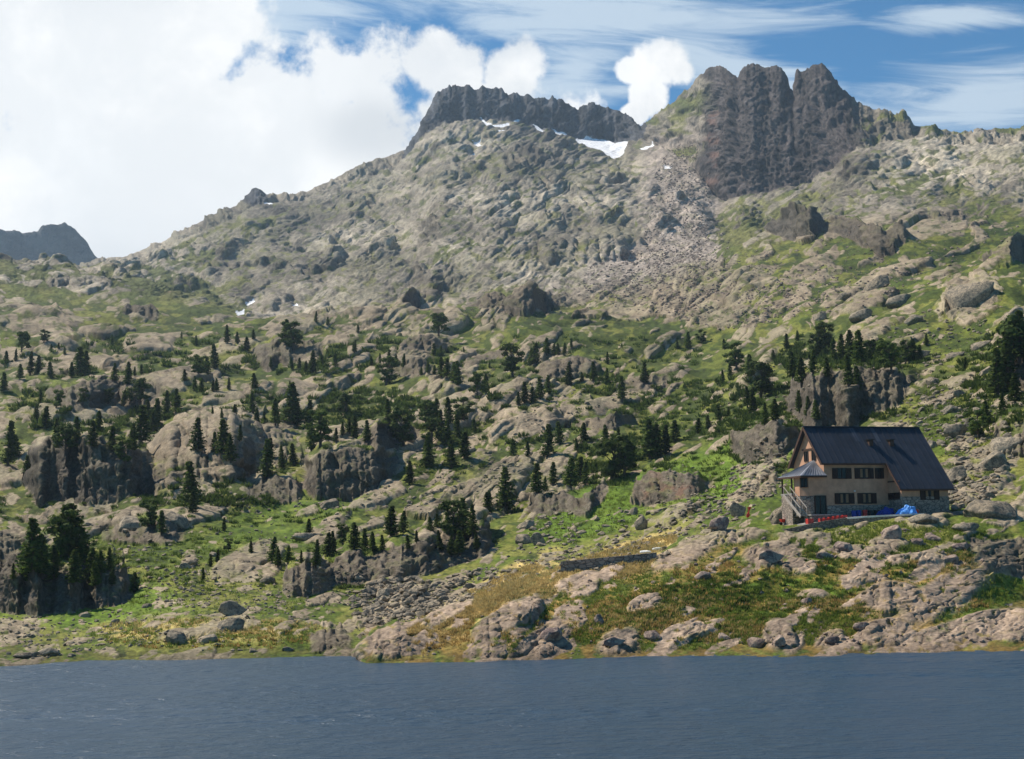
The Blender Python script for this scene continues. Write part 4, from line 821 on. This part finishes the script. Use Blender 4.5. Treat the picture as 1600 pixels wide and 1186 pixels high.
class MB:
    def __init__(s): s.v = []; s.f = []
    def poly(s, pts, faces): k = len(s.v); s.v += [tuple(p) for p in pts]; s.f += [tuple(i + k for i in f) for f in faces]; return s
    def box(s, x0, x1, y0, y1, z0, z1): return s.poly([(x, y, z) for x in (x0, x1) for y in (y0, y1) for z in (z0, z1)], [(0, 1, 3, 2), (4, 6, 7, 5), (0, 4, 5, 1), (2, 3, 7, 6), (0, 2, 6, 4), (1, 5, 7, 3)])
    def bar(s, a, b, w, h=None):
        a = Vector(a); b = Vector(b); d = (b - a).normalized(); u = d.cross(Vector((0, 0, 1))); u = u.normalized() if u.length > .01 else Vector((1, 0, 0)); n = u.cross(d); h = h or w
        return s.poly([p + u * i * w / 2 + n * j * h / 2 for p in (a, b) for i, j in ((-1, -1), (1, -1), (1, 1), (-1, 1))], [(3, 2, 1, 0), (4, 5, 6, 7), (0, 1, 5, 4), (1, 2, 6, 5), (2, 3, 7, 6), (3, 0, 4, 7)])
    def prism(s, pts, z0, z1):
        n = len(pts); return s.poly([(x, y, z) for z in (z0, z1) for x, y in pts], [tuple(range(n))[::-1], tuple(range(n, 2 * n))] + [(i, (i + 1) % n, n + (i + 1) % n, n + i) for i in range(n)])
    def lathe(s, prof, n=14, cx=0, cy=0):
        k = [(cx + r * math.cos(6.2832 * i / n), cy + r * math.sin(6.2832 * i / n), z) for r, z in prof for i in range(n)]
        return s.poly(k, [(j * n + i, j * n + (i + 1) % n, (j + 1) * n + (i + 1) % n, (j + 1) * n + i) for j in range(len(prof) - 1) for i in range(n)] + [tuple(range(n))[::-1], tuple(range((len(prof) - 1) * n, len(prof) * n))])
    def build(s, name, mat, parent=None, label=None, bevel=0.):
        import bmesh
        me = bpy.data.meshes.new(name); me.from_pydata(s.v, [], s.f); bm = bmesh.new(); bm.from_mesh(me); bmesh.ops.recalc_face_normals(bm, faces=bm.faces)
        if bevel: bmesh.ops.bevel(bm, geom=bm.edges[:], offset=bevel, segments=1, affect='EDGES')
        bm.to_mesh(me); bm.free(); me.materials.append(mat); o = link(name, me, parent)
        if label: o['label'] = label
        return o
def house_empty(name, X, Y, Z=0., rz=0.):
    p = HM @ Vector((X, Y, Z)); return empty(name, p, HTH + rz)

hut = house_empty('mountain_hut', 0, 0); tag(hut, 'ochre mountain hut with a steep dark slate-blue roof and stone base above the lake', 'mountain hut')
TS = 1.143; RZ = 11.15; RY = 4.2
def rz_(y): return RZ - abs(y - RY) * TS
L0, L1, XW = 0.0, 15.5, 8.9
def gable(x0, x1, y0, y1, zb): return [(y0, zb), (y1, zb), (y1, rz_(y1) - .25), (RY, RZ - .25), (y0, rz_(y0) - .25)]
m = MB(); g_ = gable(L0, XW, .4, 8.0, 1.2); n = 5
m.poly([(x, y, z) for x in (L0, XW) for y, z in g_], [(0, 1, 2, 3, 4), (9, 8, 7, 6, 5)] + [(i, i + 5, (i + 1) % 5 + 5, (i + 1) % 5) for i in range(5)])
g_ = gable(XW, L1, -2.4, 8.0, 2.1)
m.poly([(x, y, z) for x in (XW, L1) for y, z in g_], [(0, 1, 2, 3, 4), (9, 8, 7, 6, 5)] + [(i, i + 5, (i + 1) % 5 + 5, (i + 1) % 5) for i in range(5)])
m.build('wall', M_STUC, hut)
m = MB(); m.box(L0 - .05, XW, .35, 8.05, -2.2, 1.2); m.box(XW - .05, L1 + .05, -2.45, 8.05, -2.2, 2.1); m.build('stone_base', M_STONE, hut)
# roof: two sheets with standing seams
def slab(m, x0, x1, y0, y1, th=.2, off=0.):
    m.poly([(x, y, rz_(y) + off + dz) for x in (x0, x1) for y in (y0, y1) for dz in (-th, 0)], [(0, 1, 3, 2), (4, 6, 7, 5), (0, 4, 5, 1), (2, 3, 7, 6), (0, 2, 6, 4), (1, 5, 7, 3)])
m = MB(); slab(m, -.55, 16.1, 0, RY); slab(m, 8.45, 16.1, -2.9, 0); slab(m, -.55, 16.1, RY, 8.4)
k = -.5
while k < 16.1:
    m.bar((k, RY, RZ + .03), (k, -2.85 if k > 8.4 else 0.05, rz_(-2.85 if k > 8.4 else .05) + .03), .05, .07); k += .83
m.bar((-.6, RY, RZ + .05), (16.15, RY, RZ + .05), .35, .12)
roof = m.build('roof', M_ROOF, hut)
m = MB(); m.bar((-.58, RY, RZ - .12), (-.58, 0, rz_(0) - .12), .06, .34); m.bar((-.58, RY, RZ - .12), (-.58, 8.4, rz_(8.4) - .12), .06, .34); m.bar((-.55, -.03, rz_(0) - .12), (8.4, -.03, rz_(0) - .12), .06, .22)
m.bar((8.4, -2.93, rz_(-2.9) - .12), (16.1, -2.93, rz_(-2.9) - .12), .06, .22); m.bar((8.42, 0, rz_(0) - .12), (8.42, -2.9, rz_(-2.9) - .12), .06, .26); m.build('fascia', M_TRIM, roof)
for a, b_ in ((5.9, 6.45), (8.9, 9.5)): MB().poly([(x, y, rz_(y) + dz) for x in (a, b_) for y in (2.5, RY - .1) for dz in (-.02, .035)], [(0, 1, 3, 2), (4, 6, 7, 5), (0, 4, 5, 1), (2, 3, 7, 6), (0, 2, 6, 4), (1, 5, 7, 3)]).build('roof_panel', M_ROOF2, roof, 'paler roof panel above a chimney')
for X in (7.7, 10.65):
    c = MB().box(X - .28, X + .28, 1.95, 2.5, rz_(2.2) - .4, rz_(2.2) + .5).build('chimney', M_TRIM, roof)
    MB().box(X - .42, X + .42, 1.8, 2.65, rz_(2.2) + .53, rz_(2.2) + .62).build('chimney_cap', M_BLACK, c)
# windows; frame, pane and shutters, seen from -Y
def window(X0, X1, z0, z1, Y, par=hut, sh=True, flip=None, curtain=True):
    T = flip or (lambda x, y, z: (x, y, z))
    def bx(m, *a):
        k = len(m.v); m.box(*a); m.v[k:] = [T(*p) for p in m.v[k:]]; return m
    w = X1 - X0; s_ = w * .25 if sh else 0
    f = MB()
    for q in ((X0 + s_, X1 - s_, z0 - .08, z0), (X0 + s_, X1 - s_, z1, z1 + .08), (X0 + s_, X0 + s_ + .09, z0, z1), (X1 - s_ - .09, X1 - s_, z0, z1), ((X0 + X1) / 2 - .04, (X0 + X1) / 2 + .04, z0, z1)): bx(f, q[0], q[1], Y - .09, Y + .02, q[2], q[3])
    win = f.build('window', M_WOOD, par); bx(MB(), X0 + s_ + .09, X1 - s_ - .09, Y - .03, Y + .01, z0, z1).build('pane', M_GLASS, win)
    if curtain:
        c = MB(); bx(c, X0 + s_ + .12, X0 + s_ + .12 + w * .13, Y - .045, Y - .032, z0 + .1, z1 - .05); bx(c, X1 - s_ - .12 - w * .13, X1 - s_ - .12, Y - .045, Y - .032, z0 + .1, z1 - .05); c.build('curtain', M_CURT, win)
    if sh:
        for a, b_ in ((X0, X0 + s_ - .03), (X1 - s_ + .03, X1)):
            q = MB(); bx(q, a, b_, Y - .10, Y - .04, z0 - .06, z1 + .06)
            for i in range(7): zz = z0 + (z1 - z0) * (i + .5) / 7; bx(q, a + .05, b_ - .05, Y - .13, Y - .10, zz - .03, zz + .03)
            q.build('shutter', M_WOOD, win)
window(1.1, 3.75, 4.5, 5.7, .4, curtain=False); window(4.2, 6.85, 4.5, 5.7, .4); window(7.05, 8.3, 4.5, 5.7, .4, curtain=False)
window(1.3, 4.0, 1.42, 2.62, .4); window(4.45, 7.1, 1.42, 2.62, .4); window(11.5, 14.2, 1.75, 2.85, -2.4)
side = lambda x, y, z: (XW + y, -x, z)
window(-.3, 2.2, 1.9, 2.55, 0, sh=False, flip=lambda x, y, z: (XW - .05 + y, .1 - x, z), curtain=False)
gf = lambda x, y, z: (y, -x, z)
window(-5.15, -4.1, 6.9, 8.05, 0, sh=False, flip=gf, curtain=False); window(-3.2, -2.2, 6.9, 8.05, 0, sh=False, flip=gf, curtain=False)
MB().box(-.10, .0, 2.0, 5.6, 8.2, 8.4).build('lintel', M_TRIM, hut); MB().box(XW - .12, XW, -2.3, .4, 3.95, 4.1).build('lintel', M_TRIM, hut)
MB().box(3.98, 4.12, .2, .4, 2.85, 3.0).build('wall_lamp', M_PALE, hut)
# stair tower with its own little roof
an = [(-3, 2.6), (-3, 1.2), (-2.2, .2), (-.01, .2), (-.01, 2.6)]
MB().prism(an, 2.4, 4.85).build('annex_wall', M_STUC, hut); MB().prism([(x * .985, y + .03) for x, y in an], -.05, 2.4).build('annex_stone_wall', M_STONE, hut)
MB().box(-3.3, -.01, 2.65, 5.4, -2.4, 2.6).build('stone_pier', M_STONE, hut); MB().box(-3.35, -.01, 2.6, 5.45, 2.6, 2.78).build('balcony_floor', M_GREYC, hut)
m = MB(); e = [(-3.55, -.25, 4.85), (.0, -.25, 4.85), (.0, 5.65, 4.85), (-3.55, 5.65, 4.85)]; ap = (-.12, 2.6, 6.85)
m.poly(e + [ap] + [(x, y, z - .14) for x, y, z in e], [(0, 1, 4), (3, 0, 4), (2, 3, 4), (1, 2, 4), (5, 6, 1, 0), (8, 5, 0, 3), (6, 7, 2, 1), (7, 8, 3, 2), (5, 8, 7, 6)])
for i in range(1, 9): u = i / 9; m.bar((-3.55 + 3.5 * u, -.25, 4.9), (ap[0] - (1 - u) * 0 + (-3.55 + 3.5 * u - ap[0]) * (.02 if u > .9 else .25 * 0 + .08), ap[1] - .22, ap[2] - .12), .04, .06)
for i in range(1, 10): u = i / 10; yy = -.25 + 5.9 * u; m.bar((-3.55, yy, 4.9), (ap[0] - .25, ap[1] + (yy - ap[1]) * .08, ap[2] - .1), .04, .06)
ar = m.build('annex_roof', M_ZINC, hut); MB().box(-3.6, 0, -.3, -.22, 4.6, 4.82).box(-3.62, -3.54, -.22, 5.7, 4.6, 4.82).build('fascia', M_TRIM, ar)
for y in (5.2, 2.75): MB().box(-3.3, -3.14, y - .08, y + .08, 2.78, 4.72).build('post', M_WOOD, hut)
m = MB(); m.bar((-3.3, 2.7, 3.75), (-3.3, 5.3, 3.75), .07)
for i in range(9): m.bar((-3.3, 2.8 + i * .3, 2.8), (-3.3, 2.8 + i * .3, 3.75), .04)
m.build('railing', M_WOOD, hut)
cf2 = math.atan2(-1.0, .8)
def cham(x, y, z): ux, uy = .8 / 1.28, -1. / 1.28; return (-3 + x * ux + y * -uy * -1 * -1, 1.2 + x * uy + y * ux, z)
window(.15, 1.1, 3.5, 4.5, -.0, sh=False, flip=lambda x, y, z: (-3 + x * .625 + y * .78, 1.2 - x * .78 + y * .625, z), curtain=False)
d = MB(); [d.box(a, b_, .06, .22, c0, c1) for a, b_, c0, c1 in ((-1.6, -1.5, .1, 2.3), (-.12, -.02, .1, 2.3), (-.86, -.76, .1, 2.3), (-1.6, -.02, 2.3, 2.4))]
dr_ = d.build('door', M_WOOD, hut); MB().box(-1.5, -.12, .12, .19, .1, 2.3).build('pane', M_GLASS, dr_)
MB().box(-3.1, .5, -1.7, .17, -2.3, -.06).build('porch_base', M_STONE2, hut); MB().box(-3.2, .6, -1.8, .16, -.06, .1).build('porch_slab', M_GREYC, hut); MB().box(-.7, .35, -1.76, -1.6, -1.3, -.2).build('opening_shade', M_BLACK, hut)  # last box: black block painting the shade inside the small base opening
st = MB(); 
for i in range(14): u = i / 13; st.box(-4.15, -3.36, 3.0 - 3.9 * u - .16, 3.0 - 3.9 * u + .16, 2.62 - 2.62 * u - .08, 2.62 - 2.62 * u)
stair = st.build('stair', M_GREYC, hut)
for x in (-4.2, -3.32): MB().bar((x, 3.15, 2.6), (x, -1.0, -.15), .08, .34).build('stringer', M_RAIL, stair)
for x in (-4.2, -3.32):
    m = MB(); m.bar((x, 3.1, 3.6), (x, -1.0, .9), .08, .09)
    for u in (0, .25, .5, .75, 1): m.bar((x, 3.05 - 4.0 * u, 2.5 - 2.6 * u), (x, 3.05 - 4.0 * u, 3.56 - 2.62 * u), .05)
    m.build('handrail', M_RAIL, stair)
# terrace and its retaining wall
tx = np.linspace(-4, 10.6, 16)
def ribbon(xs, y0, y1, top, bot):
    m = MB(); pts = []
    for x in xs: pts += [(x, y0, bot(x)), (x, y1, bot(x)), (x, y1, top(x)), (x, y0, top(x))]
    f = [(0, 1, 2, 3), tuple(len(pts) - 4 + i for i in (3, 2, 1, 0))]
    for i in range(len(xs) - 1): a = i * 4; f += [(a + j, a + (j + 1) % 4, a + 4 + (j + 1) % 4, a + 4 + j) for j in range(4)]
    return m.poly(pts, f)
te = house_empty('terrace', 0, 0); tag(te, kind='structure'); ribbon(tx, -3.9, .3, lambda x: float(terr_z(x)), lambda x: float(terr_z(x)) - .5).build('paving', M_GREYC, te)
ribbon(np.linspace(.2, 10.7, 10), -4.32, -3.5, lambda x: float(terr_z(x)) + .12, lambda x: float(terr_z(x)) - .08).build('coping', M_CONC, te)
rw = house_empty('retaining_wall', 0, 0); tag(rw, 'long low dark rubble stone retaining wall along the front of the hut terrace', 'wall')
ribbon(np.linspace(-10.5, 10.2, 22), -4.25, -3.93, lambda x: float(terr_z(x)) + (.0 if x > 1 else .10), lambda x: float(terr_z(x)) - 1.5).build('stonework', M_STONE2, rw)
# crates
def crate(name, w, d_, h, mat):
    m = MB(); t_ = .03
    m.box(-w / 2, w / 2, -d_ / 2, d_ / 2, 0, t_); 
    for i in range(3): z0 = .04 + i * h / 3; z1 = z0 + h / 3 - .05; m.box(-w / 2, w / 2, -d_ / 2, -d_ / 2 + t_, z0, z1); m.box(-w / 2, w / 2, d_ / 2 - t_, d_ / 2, z0, z1); m.box(-w / 2, -w / 2 + t_, -d_ / 2 + t_, d_ / 2 - t_, z0, z1); m.box(w / 2 - t_, w / 2, -d_ / 2 + t_, d_ / 2 - t_, z0, z1)
    for x in (-1, 1):
        for y in (-1, 1): m.box(x * (w / 2 - .02) - .03, x * (w / 2 - .02) + .03, y * (d_ / 2 - .02) - .03, y * (d_ / 2 - .02) + .03, 0, h)
    return m
def place(name, m, mat, X, Y, Z, label, cat, rz=0., group=None, kids=()):
    o = m.build(name, mat); o.location = HM @ Vector((X, Y, Z)); o.rotation_euler = (0, 0, HTH + rz); tag(o, label, cat, group)
    return o
c0 = place('crate', crate('crate', .55, .4, .42, 0), M_RED, -2.9, -3.6, float(terr_z(-2.9)), 'one of the small red crates set end to end on the terrace wall', 'crate', group='red crates in a row on the wall')
for i in range(1, 6):
    X = -2.9 + i * .62; c = c0.copy(); C.objects.link(c); c.location = HM @ Vector((X, -3.6, float(terr_z(X))))
place('crate', crate('crate', .72, .55, .62, 0), M_RED, -4.45, -3.6, float(terr_z(-4.45)) + .05, 'larger single red crate standing apart left of the crate row', 'crate')
# tarpaulin heap
v, f = ICO[4]; v = v.copy(); v = v[:, :] * [1.35, .95, 1.0]; n_ = fbm(v[:, 0:1] * 2.2 + 5, v[:, 1:2] * 2.2 + v[:, 2:3], 4, 3, .6); v *= 1 + .38 * n_; v[:, 2] = np.maximum(v[:, 2], -.05) * (1.1 + .25 * np.sin(v[:, 0] * 2))
def heap(X, Y, mat, s_, label):
    o = link('tarpaulin', mesh_np('tarpaulin', v * s_, f, mat, False)); o.location = HM @ Vector((X, Y, float(terr_z(X)))); o.rotation_euler = (0, 0, HTH); return tag(o, label, 'tarpaulin')
heap(8.9, -2.6 - .75, M_BLUE, .95, 'bright blue tarpaulin heaped over stores at the corner of the right wing'); heap(7.4, -1.1, M_DBLUE, .85, 'dark blue tarpaulin behind the bright blue one against the hut wall')
def barrel(X, Y, mat, label, grp=None, r=.3, h=.85, cat='barrel'):
    return place('barrel', MB().lathe([(r * .9, 0), (r, .05), (r, h * .33), (r * 1.06, h * .36), (r, h * .39), (r, h * .66), (r * 1.06, h * .69), (r, h * .72), (r, h * .95), (r * .9, h)]), mat, X, Y, float(terr_z(X)), label, cat, group=grp)
barrel(3.3, -.6, M_DBLUE, 'one of two dark blue barrels below the left lower window', 'dark blue barrels at the wall'); barrel(4.0, -.5, M_DBLUE, 'one of two dark blue barrels below the left lower window', 'dark blue barrels at the wall')
barrel(4.8, -.6, M_RED, 'red barrel between the dark blue barrels and the black bins'); barrel(10.3, -3.3, M_RED, 'round red barrel just right of the bright blue tarpaulin', None, .28, .6)
for X in (5.7, 6.45):
    o = place('bin', MB().box(-.28, .28, -.25, .25, 0, .7), M_BLACK, X, -.6, float(terr_z(X)), 'one of two black bins below the right lower window', 'bin', group='black bins at the wall'); MB().box(-.31, .31, -.28, .28, .705, .78).build('lid', M_BLACK, o)
# red flag on a pole
h = hit(1169, 823); fl = empty('flag', h[0]); tag(fl, 'furled red flag on a thin pole in the grass left of the hut', 'flag')
MB().lathe([(.03, -.2), (.025, 2.5)], 8).build('pole', M_TRIM, fl)
m = MB(); pts = []; 
for i in range(10):
    z = 1.15 + i * .15; w = .33 + .16 * math.sin(i * .9) - .02 * abs(i - 5); cx = -.03 + .035 * i; n = 10
    pts += [(cx + w * .5 * math.cos(6.2832 * j / n) * (1 + .25 * math.sin(3 * j + i)), .12 * math.sin(6.2832 * j / n), z) for j in range(n)]
m.poly(pts, [(i * 10 + j, i * 10 + (j + 1) % 10, i * 10 + 10 + (j + 1) % 10, i * 10 + 10 + j) for i in range(9) for j in range(10)] + [tuple(range(10))[::-1], tuple(range(90, 100))]).build('cloth', M_RED, fl)
# red handcart by the stone pier
h = hit(1225, 821); ct_ = empty('handcart', h[0], HTH); tag(ct_, 'small red handcart leaning beside the rounded boulder at the foot of the hut', 'handcart')
MB().poly([(-.35, -.25, .35), (.35, -.25, .35), (.35, .25, .35), (-.35, .25, .35), (-.5, -.35, .75), (.5, -.35, .75), (.5, .35, .75), (-.5, .35, .75)], [(3, 2, 1, 0), (4, 5, 6, 7), (0, 1, 5, 4), (1, 2, 6, 5), (2, 3, 7, 6), (3, 0, 4, 7)]).build('tray', M_RED, ct_)
MB().bar((.4, -.3, .4), (1.0, -.3, .95), .05).bar((.4, .3, .4), (1.0, .3, .95), .05).bar((.5, -.3, .4), (.7, -.3, 0), .05).bar((.5, .3, .4), (.7, .3, 0), .05).build('frame', M_RED, ct_)
w_ = MB().lathe([(.2, -.04), (.22, 0), (.2, .04)], 14).build('wheel', M_BLACK, ct_); w_.location = (-.4, 0, .2); w_.rotation_euler = (math.pi / 2, 0, 0)
# low wall below the lawn, white sacks, waterfall
A_ = hit(876, 893, 150)[0]; B_ = hit(935, 889, 150)[0]; pts = []
for i in range(9):
    q_ = A_ + (B_ - A_) * (i * .32); q_.y += .02 * i * i; pts.append(q_)
for i, q_ in enumerate(pts): g0, g1 = ground(pts[0].x, pts[0].y), ground(pts[-1].x, pts[-1].y); q_.z = g0 + (g1 - g0) * i / 8
m = MB()
for i in range(len(pts) - 1):
    a, b_ = pts[i], pts[i + 1]; n = (b_ - a).cross(Vector((0, 0, 1))).normalized() * .3; h0, h1 = 1.05 - .07 * i, 1.05 - .07 * (i + 1)
    m.poly([a - n - Vector((0, 0, .6)), b_ - n - Vector((0, 0, .6)), b_ + n - Vector((0, 0, .6)), a + n - Vector((0, 0, .6)), a - n + Vector((0, 0, h0)), b_ - n + Vector((0, 0, h1)), b_ + n + Vector((0, 0, h1)), a + n + Vector((0, 0, h0))],
           [(3, 2, 1, 0), (4, 5, 6, 7), (0, 1, 5, 4), (1, 2, 6, 5), (2, 3, 7, 6), (3, 0, 4, 7)])
tag(m.build('stone_wall', M_STONE), 'low dry stone wall at the foot of the green lawn left of the hut', 'wall')
for px, py, s_, lab in ((1008, 867, .6, 'larger white sack lying at the upper end of the low stone wall'), (1028, 861, .5, 'smaller white sack up the path from the larger one')):
    h = hit(px, py); v, f = rock_shape(3, px, 4, .5); o = link('sack', mesh_np('sack', v * s_ * [1.5, .8, 1], f, M_PALE, True)); o.location = h[0] + Vector((0, 0, s_ * .5)); tag(o, lab, 'sack')
tag(link("haze", boxmesh("haze", -2200, 2200, -320, 4050, float(min(ZZ2.min(), zz_.min())) - 1, 960, hz)), kind='stuff')
